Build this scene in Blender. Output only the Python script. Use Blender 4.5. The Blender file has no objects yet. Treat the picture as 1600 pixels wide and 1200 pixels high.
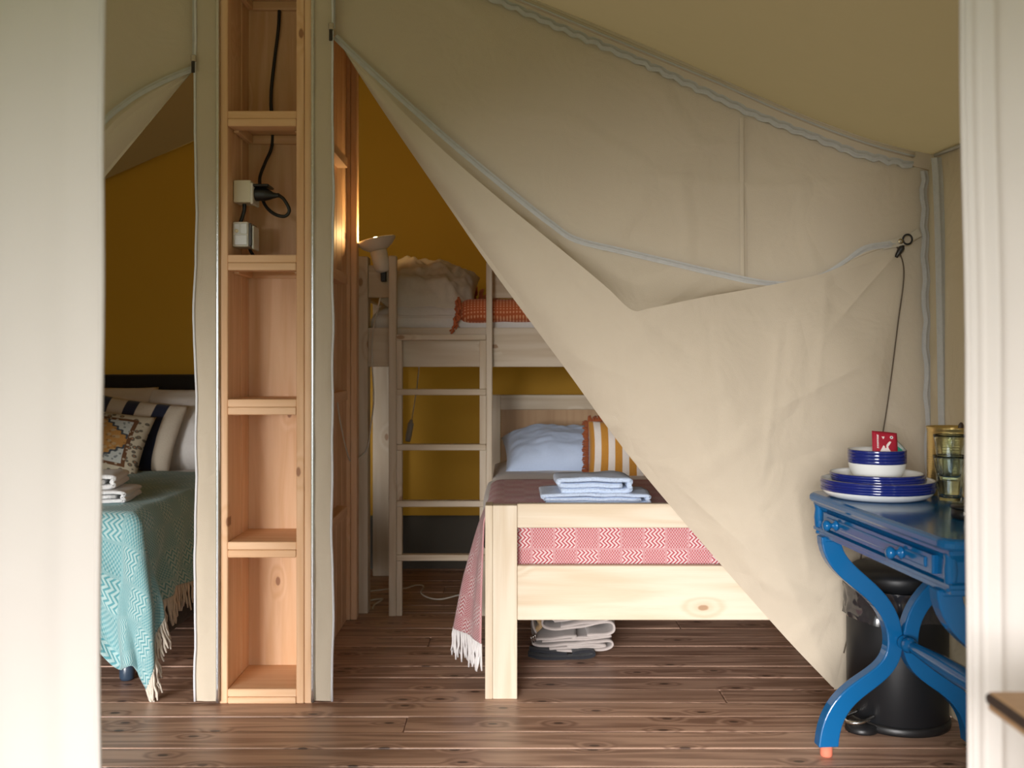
import bpy, bmesh, math, random
from mathutils import Vector, Matrix, noise

random.seed(7)
S = bpy.context.scene
COL = S.collection
PI = math.pi
F, H = 1587.0, 1.2          # focal length in pixels of the 1600 px frame, eye height in metres

# ------------------------------------------------------------------ camera, sky, exposure
cam_d = bpy.data.cameras.new('camera')
cam = bpy.data.objects.new('camera', cam_d)
COL.objects.link(cam)
cam.location = (0, 0, H)
cam.rotation_euler = (PI / 2, 0, 0)
cam_d.sensor_width = 36.0
cam_d.lens = 36.0 * F / 1600.0
cam_d.shift_y = -0.025
cam_d.clip_start = 0.05
cam_d.dof.use_dof = True
cam_d.dof.focus_distance = 3.6
cam_d.dof.aperture_fstop = 3.2
S.camera = cam

world = bpy.data.worlds.new('overcast_sky')
S.world = world
world.use_nodes = True
wb = world.node_tree.nodes['Background']
wb.inputs['Color'].default_value = (0.93, 0.965, 1.0, 1)
wb.inputs['Strength'].default_value = 1.65

sun_d = bpy.data.lights.new('hazy_sun_offscreen', 'SUN')
sun_d.energy = 4.2
sun_d.angle = math.radians(26)
sun_d.color = (1.0, 0.965, 0.95)
sun = bpy.data.objects.new('hazy_sun_offscreen', sun_d)
COL.objects.link(sun)
sun.location = (-2, -3, 5)
sun.rotation_euler = Vector((0.28, 1.0, -0.20)).to_track_quat('-Z', 'Y').to_euler()

vs = S.view_settings
vs.view_transform = 'Standard'
vs.look = 'None'
vs.gamma = 1.0
vs.use_curve_mapping = False
vs.exposure = 0.76

# ------------------------------------------------------------------ helpers
ORG = {}


def org(o):
    return ORG.get(o.name, Vector((0, 0, 0))) if o else Vector((0, 0, 0))


def P(px, py, d):
    return Vector(((px - 800) * d / F, d, H - (py - 560) * d / F))


def tag(o, label=None, cat=None, group=None, kind=None):
    if label: o['label'] = label
    if cat: o['category'] = cat
    if group: o['group'] = group
    if kind: o['kind'] = kind
    return o


def mk(name, verts, faces, mat, parent=None, smooth=False, uv=None, base=False):
    verts = [Vector(v) for v in verts]
    lo = Vector([min(v[i] for v in verts) for i in range(3)])
    hi = Vector([max(v[i] for v in verts) for i in range(3)])
    c = (lo + hi) / 2
    if parent is None or base:
        c.z = lo.z
    me = bpy.data.meshes.new(name)
    me.from_pydata([v - c for v in verts], [], faces)
    if uv:
        l = me.uv_layers.new(name='UVMap')
        for lp in me.loops:
            l.data[lp.index].uv = uv[lp.vertex_index]
    if smooth:
        me.polygons.foreach_set('use_smooth', [True] * len(me.polygons))
    me.update()
    if mat: me.materials.append(mat)
    o = bpy.data.objects.new(name, me)
    COL.objects.link(o)
    if parent is not None:
        o.parent = parent
    o.location = c - org(parent)
    ORG[o.name] = c
    return o


def root(name, label, cat, loc=(0, 0, 0), group=None, rotz=0.0, local=False):
    o = bpy.data.objects.new(name, None)
    o.empty_display_size = 0.1
    COL.objects.link(o)
    o.location = loc
    o.rotation_euler = (0, 0, rotz)
    ORG[o.name] = Vector((0, 0, 0)) if local else Vector(loc)
    return tag(o, label, cat, group)


def bm_mesh(name, bm, mat, parent=None, smooth=False):
    bmesh.ops.recalc_face_normals(bm, faces=bm.faces)
    bm.verts.index_update()
    v = [x.co.copy() for x in bm.verts]
    f = [[y.index for y in x.verts] for x in bm.faces]
    bm.free()
    return mk(name, v, f, mat, parent, smooth)


def box(name, x0, x1, y0, y1, z0, z1, mat, parent=None, bev=0.003, seg=1):
    bm = bmesh.new()
    bmesh.ops.create_cube(bm, size=1.0)
    for v in bm.verts:
        v.co = Vector((x0 + (v.co.x + .5) * (x1 - x0), y0 + (v.co.y + .5) * (y1 - y0), z0 + (v.co.z + .5) * (z1 - z0)))
    if bev > 0:
        bmesh.ops.bevel(bm, geom=list(bm.edges), offset=min(bev, .45 * min(x1 - x0, y1 - y0, z1 - z0)), segments=seg, affect='EDGES', profile=.5)
    return bm_mesh(name, bm, mat, parent)


def catmull(pts, n=8):
    pts = [Vector(p) for p in pts]
    if len(pts) < 3:
        return [pts[0].lerp(pts[-1], i / n) for i in range(n + 1)]
    out = []
    ext = [pts[0] * 2 - pts[1]] + pts + [pts[-1] * 2 - pts[-2]]
    for i in range(1, len(ext) - 2):
        p0, p1, p2, p3 = ext[i - 1:i + 3]
        for k in range(n):
            t = k / n
            out.append(.5 * (2 * p1 + (p2 - p0) * t + (2 * p0 - 5 * p1 + 4 * p2 - p3) * t * t + (3 * p1 - p0 - 3 * p2 + p3) * t ** 3))
    out.append(pts[-1])
    return out


def tube_geo(pts, r, seg=8, sx=1.0, sy=1.0):
    """round tube (or flattened, with sx, sy) along pts; r may be a list"""
    V, Fc = [], []
    n = len(pts)
    up = None
    for i, p in enumerate(pts):
        t = (pts[min(i + 1, n - 1)] - pts[max(i - 1, 0)]).normalized()
        if up is None:
            up = Vector((0, 0, 1)) if abs(t.z) < .9 else Vector((0, 1, 0))
        side = t.cross(up)
        if side.length < 1e-5:
            side = t.cross(Vector((1, 0, 0)))
        side.normalize()
        up = side.cross(t).normalized()
        rr = r[i] if isinstance(r, (list, tuple)) else r
        for k in range(seg):
            a = 2 * PI * k / seg
            V.append(p + side * (math.cos(a) * rr * sx) + up * (math.sin(a) * rr * sy))
    for i in range(n - 1):
        for k in range(seg):
            a, b = i * seg + k, i * seg + (k + 1) % seg
            Fc.append((a, b, b + seg, a + seg))
    Fc.append(tuple(range(seg))[::-1])
    Fc.append(tuple(range((n - 1) * seg, n * seg)))
    return V, Fc


def tube(name, pts, r, mat, parent=None, seg=8, n=6, sx=1.0, sy=1.0, smooth_path=True):
    pts = catmull(pts, n) if smooth_path else [Vector(p) for p in pts]
    V, Fc = tube_geo(pts, r, seg, sx, sy)
    return mk(name, V, Fc, mat, parent, True)


def lathe_geo(prof, seg=40, c=(0, 0, 0), M=None):
    c = Vector(c)
    V, Fc = [], []
    for r, z in prof:
        for k in range(seg):
            a = 2 * PI * k / seg
            v = Vector((r * math.cos(a), r * math.sin(a), z))
            if M is not None: v = M @ v
            V.append(c + v)
    for i in range(len(prof) - 1):
        for k in range(seg):
            a, b = i * seg + k, i * seg + (k + 1) % seg
            Fc.append((a, b, b + seg, a + seg))
    if prof[0][0] > 1e-6: Fc.append(tuple(range(seg))[::-1])
    if prof[-1][0] > 1e-6: Fc.append(tuple(range((len(prof) - 1) * seg, len(prof) * seg)))
    return V, Fc


def lathe(name, prof, mat, c=(0, 0, 0), parent=None, seg=40, M=None, smooth=True, caps=True):
    V, Fc = lathe_geo(prof, seg, c, M)
    if not caps:
        Fc = [f for f in Fc if len(f) == 4]
    return mk(name, V, Fc, mat, parent, smooth)


def grid(name, f, nu, nv, mat, parent=None, uvf=None, thick=0.0, smooth=True):
    V, UV, Fc = [], [], []
    for j in range(nv + 1):
        for i in range(nu + 1):
            u, v = i / nu, j / nv
            V.append(f(u, v))
            UV.append(uvf(u, v) if uvf else (u, v))
    for j in range(nv):
        for i in range(nu):
            a = j * (nu + 1) + i
            Fc.append((a, a + 1, a + nu + 2, a + nu + 1))
    o = mk(name, V, Fc, mat, parent, smooth, UV)
    if thick:
        m = o.modifiers.new('thickness', 'SOLIDIFY')
        m.thickness = thick
        m.offset = 0
    return o


def interp(pts, x):
    """piecewise smooth-ish interpolation of sorted (x, y) pairs"""
    if x <= pts[0][0]:
        (a, b), (c, d) = pts[0], pts[1]
        return b + (x - a) * (d - b) / (c - a)
    for (a, b), (c, d) in zip(pts, pts[1:]):
        if x <= c:
            return b + (d - b) * (x - a) / (c - a)
    (a, b), (c, d) = pts[-2], pts[-1]
    return d + (x - c) * (d - b) / (c - a)


def path_at(pts, t):
    """point at arclength fraction t of a dense polyline"""
    L = [0]
    for a, b in zip(pts, pts[1:]): L.append(L[-1] + (b - a).length)
    x = t * L[-1]
    for i in range(len(pts) - 1):
        if x <= L[i + 1] or i == len(pts) - 2:
            k = (x - L[i]) / max(1e-9, L[i + 1] - L[i])
            return pts[i].lerp(pts[i + 1], min(1, k))


def sm(t):
    t = max(0.0, min(1.0, t))
    return t * t * (3 - 2 * t)


def nz(x, y, z=0.0, s=1.0):
    return noise.noise(Vector((x * s, y * s, z * s)))


# ------------------------------------------------------------------ materials
class NT:
    def __init__(self, name):
        self.m = bpy.data.materials.new(name)
        self.m.use_nodes = True
        self.t = self.m.node_tree
        self.t.nodes.clear()
        self.out = self.t.nodes.new('ShaderNodeOutputMaterial')

    def n(self, kind, **kw):
        nd = self.t.nodes.new(kind)
        for k, v in kw.items(): setattr(nd, k, v)
        return nd

    def set(self, sock, v):
        if isinstance(v, bpy.types.NodeSocket):
            self.t.links.new(v, sock)
        elif v is not None:
            if isinstance(v, (tuple, list)) and len(v) == 3 and sock.type == 'RGBA':
                v = (*v, 1)
            sock.default_value = v

    def math(self, op, a, b=None, c=None, clamp=False):
        nd = self.n('ShaderNodeMath', operation=op, use_clamp=clamp)
        self.set(nd.inputs[0], a)
        self.set(nd.inputs[1], b)
        self.set(nd.inputs[2], c)
        return nd.outputs[0]

    def mix(self, f, a, b, blend='MIX'):
        nd = self.n('ShaderNodeMix', data_type='RGBA', blend_type=blend)
        self.set(nd.inputs['Factor'], f)
        self.set(nd.inputs[6], a)
        self.set(nd.inputs[7], b)
        return nd.outputs[2]

    def noise(self, vec, scale, detail=3, rough=.5, dist=0.0):
        nd = self.n('ShaderNodeTexNoise')
        self.set(nd.inputs['Vector'], vec)
        nd.inputs['Scale'].default_value = scale
        nd.inputs['Detail'].default_value = detail
        nd.inputs['Roughness'].default_value = rough
        nd.inputs['Distortion'].default_value = dist
        return nd.outputs[0]

    def voronoi(self, vec, scale, feature='F1', dims='3D'):
        nd = self.n('ShaderNodeTexVoronoi', feature=feature, voronoi_dimensions=dims)
        self.set(nd.inputs['Vector'], vec)
        nd.inputs['Scale'].default_value = scale
        return nd.outputs

    def ramp(self, f, stops):
        nd = self.n('ShaderNodeValToRGB')
        self.set(nd.inputs[0], f)
        e = nd.color_ramp.elements
        while len(e) < len(stops): e.new(.5)
        for x, (p, c) in zip(e, stops):
            x.position = p
            x.color = (*c, 1) if len(c) == 3 else c
        return nd.outputs[0]

    def step(self, x, lo, hi):
        nd = self.n('ShaderNodeMapRange', interpolation_type='SMOOTHSTEP')
        self.set(nd.inputs[0], x)
        nd.inputs[1].default_value = lo
        nd.inputs[2].default_value = hi
        return nd.outputs[0]

    def bump(self, h, strength=.3, dist=.01):
        nd = self.n('ShaderNodeBump')
        nd.inputs['Strength'].default_value = strength
        nd.inputs['Distance'].default_value = dist
        self.set(nd.inputs['Height'], h)
        return nd.outputs[0]

    def coord(self, which='Object'):
        return self.n('ShaderNodeTexCoord').outputs[which]

    def xyz(self, v):
        nd = self.n('ShaderNodeSeparateXYZ')
        self.set(nd.inputs[0], v)
        return nd.outputs

    def mapping(self, v, scale=(1, 1, 1), loc=(0, 0, 0), rot=(0, 0, 0)):
        nd = self.n('ShaderNodeMapping')
        self.set(nd.inputs['Vector'], v)
        nd.inputs['Scale'].default_value = scale
        self.set(nd.inputs['Location'], loc)
        nd.inputs['Rotation'].default_value = rot
        return nd.outputs[0]

    def princ(self, color, rough=.6, normal=None, **kw):
        nd = self.n('ShaderNodeBsdfPrincipled')
        self.set(nd.inputs['Base Color'], color)
        self.set(nd.inputs['Roughness'], rough)
        if normal is not None: self.set(nd.inputs['Normal'], normal)
        for k, v in kw.items():
            self.set(nd.inputs[k.replace('_', ' ')], v)
        self.t.links.new(nd.outputs[0], self.out.inputs[0])
        return nd


def plain(name, color, rough=.5, bump=0.0, bscale=80, var=.0, **kw):
    t = NT(name)
    c = color
    nrm = None
    co = t.coord()
    if var:
        f = t.noise(co, bscale * .2, 3)
        c = t.mix(f, tuple(x * (1 - var) for x in color), tuple(min(1, x * (1 + var)) for x in color))
    if bump:
        nrm = t.bump(t.noise(co, bscale, 3), bump, .004)
    t.princ(c, rough, nrm, **kw)
    return t.m


def wood(name, light, dark, axis, knot=(.16, .07, .03), rough=.62, freq=1.0, knots=.5, spec=.3, contrast=1.0, across=None):
    t = NT(name)
    co = t.coord()
    rnd = t.n('ShaderNodeObjectInfo').outputs['Random']
    off = t.n('ShaderNodeCombineXYZ')
    for i, k in enumerate((17.3, 31.7, 11.9)):
        t.set(off.inputs[i], t.math('MULTIPLY', rnd, k))
    va = t.n('ShaderNodeVectorMath', operation='ADD')
    t.set(va.inputs[0], co)
    t.set(va.inputs[1], off.outputs[0])
    p = va.outputs[0]
    ax = 'xyz'.index(axis)
    sc = [1, 1, 1]
    sc[ax] = .07
    g = t.mapping(p, tuple(sc))
    sp_ = t.xyz(p)
    oth = 'xyz'.index(across) if across else {0: 2, 1: 2, 2: 0}[ax]
    kc = t.n('ShaderNodeCombineXYZ')
    t.set(kc.inputs[0], t.math('MULTIPLY', sp_[ax], .5))
    t.set(kc.inputs[1], sp_[oth])
    vo = t.voronoi(kc.outputs[0], 6.0 * freq, dims='2D')
    kd = t.math('ADD', vo['Distance'], t.math('MULTIPLY', t.noise(p, 30, 2), .03))
    gate = t.math('GREATER_THAN', t.xyz(vo['Color'])[0], 1 - knots)
    core = t.math('MULTIPLY', t.math('SUBTRACT', 1, t.step(kd, .055, .085)), gate)
    halo = t.math('MULTIPLY', t.math('SUBTRACT', 1, t.step(kd, .06, .30)), gate)
    grain = t.noise(g, 22 * freq, 4, .6, 1.2)
    warp = t.math('ADD', t.math('MULTIPLY', t.noise(g, 9 * freq, 2, .5), 9.0), t.math('MULTIPLY', halo, 2.2))
    rings = t.math('ADD', t.math('MULTIPLY', t.math('SINE', t.math('MULTIPLY', warp, 4.0)), .5), .5)
    f = t.math('ADD', t.math('MULTIPLY', grain, .75), t.math('MULTIPLY', rings, .30 * contrast))
    f = t.math('ADD', f, t.math('MULTIPLY', t.math('SUBTRACT', rnd, .5), .22))
    col = t.mix(t.step(f, .15, 1.1), light, dark)
    col = t.mix(t.math('MULTIPLY', halo, .35), col, dark)
    col = t.mix(t.math('MULTIPLY', core, .8), col, knot)
    fine = t.noise(t.mapping(p, tuple(.03 if i == ax else 1 for i in range(3))), 220, 2)
    nrm = t.bump(t.math('ADD', fine, t.math('MULTIPLY', grain, .6)), .18, .003)
    t.princ(col, rough, nrm, Specular_IOR_Level=spec)
    return t.m


def canvas(name, col, trans, tmix=.35, bump=.25, scale=1.0, var=.06):
    """woven tent cloth: reflects diffusely and lets some daylight through"""
    t = NT(name)
    co = t.coord()
    v = t.noise(co, 2.2 * scale, 4, .55)
    c = t.mix(v, tuple(x * (1 - var) for x in col), tuple(x * (1 + var) for x in col))
    w = t.n('ShaderNodeVectorMath', operation='ADD')
    nn = t.n('ShaderNodeTexNoise')
    t.set(nn.inputs['Vector'], co)
    nn.inputs['Scale'].default_value = 1.6 * scale
    t.set(w.inputs[0], co)
    wsc = t.n('ShaderNodeVectorMath', operation='SCALE')
    t.set(wsc.inputs[0], nn.outputs['Color'])
    wsc.inputs['Scale'].default_value = .35
    t.set(w.inputs[1], wsc.outputs[0])
    cre = t.voronoi(w.outputs[0], 2.1 * scale, 'DISTANCE_TO_EDGE')['Distance']
    cre = t.math('SUBTRACT', 1, t.step(cre, 0, .10))
    big = t.noise(co, 5 * scale, 3, .5, .6)
    fine = t.noise(co, 420, 1)
    h = t.math('ADD', t.math('MULTIPLY', cre, .35), t.math('ADD', big, t.math('MULTIPLY', fine, .05)))
    nrm = t.bump(h, bump, .03)
    d = t.n('ShaderNodeBsdfDiffuse')
    t.set(d.inputs['Color'], c)
    t.set(d.inputs['Normal'], nrm)
    tr = t.n('ShaderNodeBsdfTranslucent')
    t.set(tr.inputs['Color'], trans)
    t.set(tr.inputs['Normal'], nrm)
    ms = t.n('ShaderNodeMixShader')
    ms.inputs[0].default_value = tmix
    t.t.links.new(d.outputs[0], ms.inputs[1])
    t.t.links.new(tr.outputs[0], ms.inputs[2])
    t.t.links.new(ms.outputs[0], t.out.inputs[0])
    return t.m


def cloth(name, col, var=.08, scale=60, bump=.3, rough=.9, fold=0.0):
    t = NT(name)
    co = t.coord()
    n1 = t.noise(co, scale, 3)
    c = t.mix(n1, tuple(x * (1 - var) for x in col), tuple(min(1, x * (1 + var)) for x in col))
    h = n1
    if fold:
        h = t.math('ADD', t.math('MULTIPLY', n1, .15), t.math('MULTIPLY', t.noise(co, 7, 4, .55, 1.4), fold))
    t.princ(c, rough, t.bump(h, bump, .008), Sheen_Weight=.15)
    return t.m


def blanket(name, ca, cb, patch=.08, chev=4.0, fine=260.0, soft=.5):
    """woven throw: squares of bold chevrons between squares of a fine two-colour weave"""
    t = NT(name)
    uv = t.coord('UV')
    x, y, _ = t.xyz(uv)
    X, Y = t.math('DIVIDE', x, patch), t.math('DIVIDE', y, patch)
    cell = t.math('FLOORED_MODULO', t.math('ADD', t.math('FLOOR', X), t.math('FLOOR', Y)), 2.0)
    fx, fy = t.math('FLOORED_MODULO', X, 1.0), t.math('FLOORED_MODULO', Y, 1.0)
    zig = t.math('PINGPONG', t.math('MULTIPLY', fy, chev), .5)
    st = t.math('FLOORED_MODULO', t.math('ADD', t.math('MULTIPLY', fx, 5.5), t.math('MULTIPLY', zig, 2.0)), 1.0)
    che = t.step(t.math('ABSOLUTE', t.math('SUBTRACT', st, .5)), .12, .30)
    spk = t.math('MULTIPLY', t.math('SINE', t.math('MULTIPLY', x, fine * 2.2)), t.math('SINE', t.math('MULTIPLY', y, fine * 1.6)))
    spk = t.math('ADD', t.math('MULTIPLY', spk, .5), .42)
    f = t.math('ADD', t.math('MULTIPLY', cell, che), t.math('MULTIPLY', t.math('SUBTRACT', 1.0, cell), spk))
    ex = t.math('MINIMUM', t.math('MINIMUM', fx, t.math('SUBTRACT', 1, fx)), t.math('MINIMUM', fy, t.math('SUBTRACT', 1, fy)))
    f = t.mix(t.step(ex, .02, .07), (.5, .5, .5), f)
    n1 = t.noise(uv, 320, 2)
    f = t.math('ADD', f, t.math('MULTIPLY', t.math('SUBTRACT', n1, .5), soft), clamp=True)
    col = t.mix(f, ca, cb)
    t.princ(col, .92, t.bump(t.math('ADD', f, n1), .5, .004), Sheen_Weight=.2)
    return t.m


def stripes(name, ca, cb, width, duty=.5, edge=None):
    t = NT(name)
    x, y, _ = t.xyz(t.coord('UV'))
    s = t.math('FLOORED_MODULO', t.math('DIVIDE', x, width), 1.0)
    f = t.step(t.math('ABSOLUTE', t.math('SUBTRACT', s, .5)), duty / 2 - .01, duty / 2 + .01)
    n1 = t.noise(t.coord(), 160, 2)
    col = t.mix(f, ca, cb)
    col = t.mix(.25, col, t.mix(n1, (.2, .2, .2), (1, 1, 1)), 'SOFT_LIGHT')
    t.princ(col, .92, t.bump(n1, .3, .004), Sheen_Weight=.2)
    return t.m


def diamonds(name, ca, cb, k=520.0):
    t = NT(name)
    x, y, _ = t.xyz(t.coord('UV'))
    a = t.math('SINE', t.math('MULTIPLY', t.math('ADD', x, y), k * .62))
    b = t.math('SINE', t.math('MULTIPLY', t.math('SUBTRACT', x, y), k * .62))
    f = t.step(t.math('MULTIPLY', a, b), .25, .65)
    col = t.mix(f, ca, cb)
    t.princ(col, .92, t.bump(f, .4, .003), Sheen_Weight=.2)
    return t.m


def kilim(name):
    t = NT(name)
    x, y, _ = t.xyz(t.coord('UV'))
    ax, ay = t.math('ABSOLUTE', x), t.math('ABSOLUTE', y)       # uv runs -1..1
    m = t.math('MAXIMUM', ax, ay)
    uv = t.coord('UV')
    vo = t.voronoi(uv, 7.5)
    spots = t.math('SUBTRACT', 1, t.step(vo['Distance'], .34, .42))
    vo2 = t.voronoi(uv, 9)
    dots = t.math('SUBTRACT', 1, t.step(vo2['Distance'], .24, .32))
    wav = t.math('MULTIPLY', t.math('SINE', t.math('MULTIPLY', t.math('SUBTRACT', ax, ay), 26)), .035)
    med = t.math('ADD', t.math('ADD', t.math('MULTIPLY', ax, .9), ay), wav)
    cream, dark, brown = (.50, .44, .32), (.035, .028, .02), (.13, .055, .02)
    border = t.mix(t.math('MULTIPLY', spots, .8), cream, t.mix(t.step(vo['Distance'], .14, .2), (.30, .10, .02), dark))
    field = t.mix(t.math('MULTIPLY', dots, .75), (.48, .50, .46), (.10, .12, .12))
    orange = t.mix(t.math('MULTIPLY', spots, .6), (.46, .23, .06), (.45, .36, .20))
    orange = t.mix(t.math('MULTIPLY', dots, .5), orange, (.16, .06, .02))
    c = t.mix(t.step(med, .70, .71), orange, t.mix(t.step(med, .78, .79), (.05, .06, .07), field))
    c = t.mix(t.step(m, .66, .67), c, t.mix(t.math('MULTIPLY', dots, .8), brown, cream))
    c = t.mix(t.step(m, .745, .755), c, border)
    n1 = t.noise(t.coord(), 200, 2)
    t.princ(c, .92, t.bump(n1, .4, .004))
    return t.m


# setting
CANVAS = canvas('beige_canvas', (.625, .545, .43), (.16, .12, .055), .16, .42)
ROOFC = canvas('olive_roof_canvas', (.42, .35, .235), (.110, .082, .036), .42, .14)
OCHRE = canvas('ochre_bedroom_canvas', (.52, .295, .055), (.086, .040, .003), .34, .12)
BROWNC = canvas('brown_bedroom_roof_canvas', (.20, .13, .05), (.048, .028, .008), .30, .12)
MUD = canvas('grey_mud_wall_canvas', (.10, .09, .075), (.03, .025, .02), .1, .12)
FRONTC = canvas('cream_entrance_canvas', (.74, .695, .655), (.52, .46, .41), .35, .12)
TAPE = plain('grey_zip_tape', (.46, .46, .45), .7, .3, 300, .1)
COIL = plain('pale_zip_coil', (.62, .63, .66), .35)
ALU = plain('aluminium_rail', (.72, .76, .80), .22, Metallic=.9)
STEEL = plain('steel', (.55, .53, .50), .25, Metallic=1.0)
DARKMETAL = plain('dark_metal', (.05, .048, .045), .35, Metallic=.8)
DECK = wood('brown_decking', (.57, .365, .265), (.235, .128, .086), 'x', (.040, .020, .013), .40, 1.15, .75, .5, 1.5, 'y')
PL, PD = (.80, .535, .335), (.66, .385, .20)
LARCH = {a: wood('larch_' + a, PL, PD, a, (.26, .10, .045), .55, 1.1, .16, .3) for a in 'xyz'}
SPL, SPD = (.69, .60, .475), (.56, .445, .305)
SPRUCE = {a: wood('spruce_' + a, SPL, SPD, a, (.34, .19, .10), .6, .95, .42, .25, 1.3) for a in 'xyz'}
PLY = wood('plywood', (.50, .33, .19), (.42, .26, .14), 'z', knots=.1)
BLACKP = plain('black_plastic', (.012, .012, .013), .4)
CABLE_B = plain('black_cable', (.014, .014, .014), .45)
WHITEP = plain('white_plastic', (.72, .71, .66), .35)
BEIGEP = plain('beige_plastic', (.66, .61, .48), .4)
CABLE_W = plain('white_cord', (.62, .58, .50), .5)
GRASS = plain('grass', (.13, .17, .06), .9, .6, 40, .3)

# ------------------------------------------------------------------ tent geometry constants
YW = 3.56        # inner canvas wall between living space and bedrooms
YB = 5.80        # back wall
RIDGE_X, LEFT_X = -0.86, -3.22


def wall_x(y):
    return 1.46 + max(0, YW - y) * .055


ROOF_PTS = [(-.86, 2.83), (.067, 2.453), (.25, 2.376), (.447, 2.293), (.693, 2.190), (.895, 2.100), (1.06, 2.032), (1.23, 1.970), (1.35, 1.935), (1.47, 1.910), (1.7, 1.81)]


def roof_z(x, y=YW):
    if x < RIDGE_X: x = 2 * RIDGE_X - x
    k = sm((y - 1.8) / 1.6)
    return k * interp(ROOF_PTS, x) + (1 - k) * (1.905 + (1.49 - x) * .375)


TOP_PTS = [(-.86, 2.80), (-.056, 2.455), (.447, 2.240), (.85, 2.052), (1.208, 1.916), (1.432, 1.867), (1.6, 1.82)]


def wall_top(x):
    if x < RIDGE_X: x = 2 * RIDGE_X - x
    return interp(TOP_PTS, x)


# ------------------------------------------------------------------ floor: one decking board per row
floor = root('floor', None, None)
floor['kind'] = 'structure'
rows = range(-16, 21)
proto = {}
k = 0
for r in rows:
    y0 = 2.986 + .139 * r
    cuts = [LEFT_X - .15, 1.75]
    j = (-2.3, None, -.35, None, .75, None, -1.2)[r % 7]
    if j is not None: cuts.insert(1, j)
    for a, b in zip(cuts, cuts[1:]):
        key = (round(a, 3), round(b, 3))
        if key not in proto:
            o = box('plank', a + .001, b - .001, y0 + .0025, y0 + .1365, -.028, 0, DECK, floor, .004, 2)
            proto[key] = o
        else:
            s = proto[key]
            o = s.copy()
            COL.objects.link(o)
            o.location = (s.location.x, y0 + .0695, s.location.z)
        o.location.z += (random.random() - .5) * .0024
gr = mk('ground', [(-25, -30, -.1), (25, -30, -.1), (25, 20, -.1), (-25, 20, -.1)], [(0, 1, 2, 3)], GRASS)
tag(gr, kind='structure')
sub = box('floor_joists', LEFT_X - .1, 1.72, .78, 5.86, -.098, -.03, plain('joist_wood', (.10, .06, .04), .8), None, 0)
tag(sub, kind='structure')

# ------------------------------------------------------------------ roof and outer walls
def roof_part(name, x0, x1, y0, y1, mat, nx, ny, dz=0.0):
    o = grid(name, lambda u, v: Vector((x0 + (x1 - x0) * u, y0 + (y1 - y0) * v,
             roof_z(x0 + (x1 - x0) * u, y0 + (y1 - y0) * v) + dz + .012 * nz(x0 + (x1 - x0) * u, y0 + (y1 - y0) * v, 3.1, 1.3)
             - .025 * math.sin(PI * v) * math.sin(PI * u))), nx, ny, mat)
    return o


def kids(parent, *objs):
    for o in objs:
        w = ORG[o.name]
        o.parent = parent
        o.location = w - org(parent)


ceil = root('ceiling', None, None)
ceil['kind'] = 'structure'
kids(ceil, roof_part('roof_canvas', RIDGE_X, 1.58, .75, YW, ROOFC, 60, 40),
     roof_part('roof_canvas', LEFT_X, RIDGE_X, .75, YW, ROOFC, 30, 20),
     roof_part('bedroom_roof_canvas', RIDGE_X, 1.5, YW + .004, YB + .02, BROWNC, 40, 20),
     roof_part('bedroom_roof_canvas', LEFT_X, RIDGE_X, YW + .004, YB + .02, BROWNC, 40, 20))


def vwall(name, pa, pb, ztop, mat, z0=0.0, nx=40, nz_=24, amp=.008, parent=None):
    """upright sheet of canvas between floor points pa and pb; ztop(x, y) gives its upper edge"""
    pa, pb = Vector(pa), Vector(pb)
    d = (pb - pa)
    nrm = Vector((-d.y, d.x, 0)).normalized()

    def f(u, v):
        p = pa + d * u
        z = z0 + (ztop(p.x, p.y) - z0) * v
        return Vector((p.x, p.y, z)) + nrm * (amp * (nz(p.x * 1.4 + p.y, z * 1.1, 5.2) + .5 * nz(p.x * 4 + p.y * 4, z * 3, 1.2)) * min(1, 6 * u, 6 * (1 - u)))
    return grid(name, f, nx, nz_, mat, parent)


kids(ceil, grid('added_shade_awning', lambda u, v: (lambda x: Vector((x, -2.5 + 3.25 * v, roof_z(x, .75) - .56 * (1 - v))))(RIDGE_X + 2.44 * u), 20, 10, ROOFC),  # awning added out of view, blocks high sky to darken the upper wall
     grid('added_shade_awning', lambda u, v: (lambda x: Vector((x, -2.5 + 3.25 * v, roof_z(x, .75) - .56 * (1 - v))))(LEFT_X + (RIDGE_X - LEFT_X) * u), 20, 10, ROOFC))
wr = root('wall_right', None, None); wr['kind'] = 'structure'
kids(wr, vwall('canvas', (wall_x(.8), .8, 0), (wall_x(YW), YW, 0), lambda x, y: roof_z(x, y) + .005, CANVAS, 0, 40, 30, .012),
     vwall('bedroom_canvas', (1.46, YW, 0), (1.46, YB, 0), lambda x, y: roof_z(x, y), OCHRE))
wl = root('wall_left', None, None); wl['kind'] = 'structure'
kids(wl, vwall('canvas', (LEFT_X + .04, YW, 0), (LEFT_X + .04, .8, 0), lambda x, y: roof_z(x, y), CANVAS),
     vwall('bedroom_canvas', (LEFT_X + .04, YB, 0), (LEFT_X + .04, YW, 0), lambda x, y: roof_z(x, y), OCHRE))
wbk = root('wall_back', None, None); wbk['kind'] = 'structure'
kids(wbk, vwall('bedroom_canvas', (1.47, YB, 0), (RIDGE_X, YB, 0), lambda x, y: roof_z(x, y), OCHRE, .30, 60, 40),
     vwall('bedroom_canvas', (RIDGE_X, YB, 0), (LEFT_X, YB, 0), lambda x, y: roof_z(x, y), OCHRE, .30, 60, 40),
     vwall('mud_wall', (1.47, YB - .01, 0), (LEFT_X, YB - .01, 0), lambda x, y: .305, MUD, -.02, 40, 4))

# ------------------------------------------------------------------ inner canvas wall with the two opened doors
wi = root('wall_inner', None, None); wi['kind'] = 'structure'
XR = -.625       # zip line of the right bedroom door
XL = -1.100      # zip line of the left bedroom door
ZA, ZAL = 2.335, 2.225


def PW(px, py, d=YW):
    v = P(px, py, d)
    return v


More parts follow.
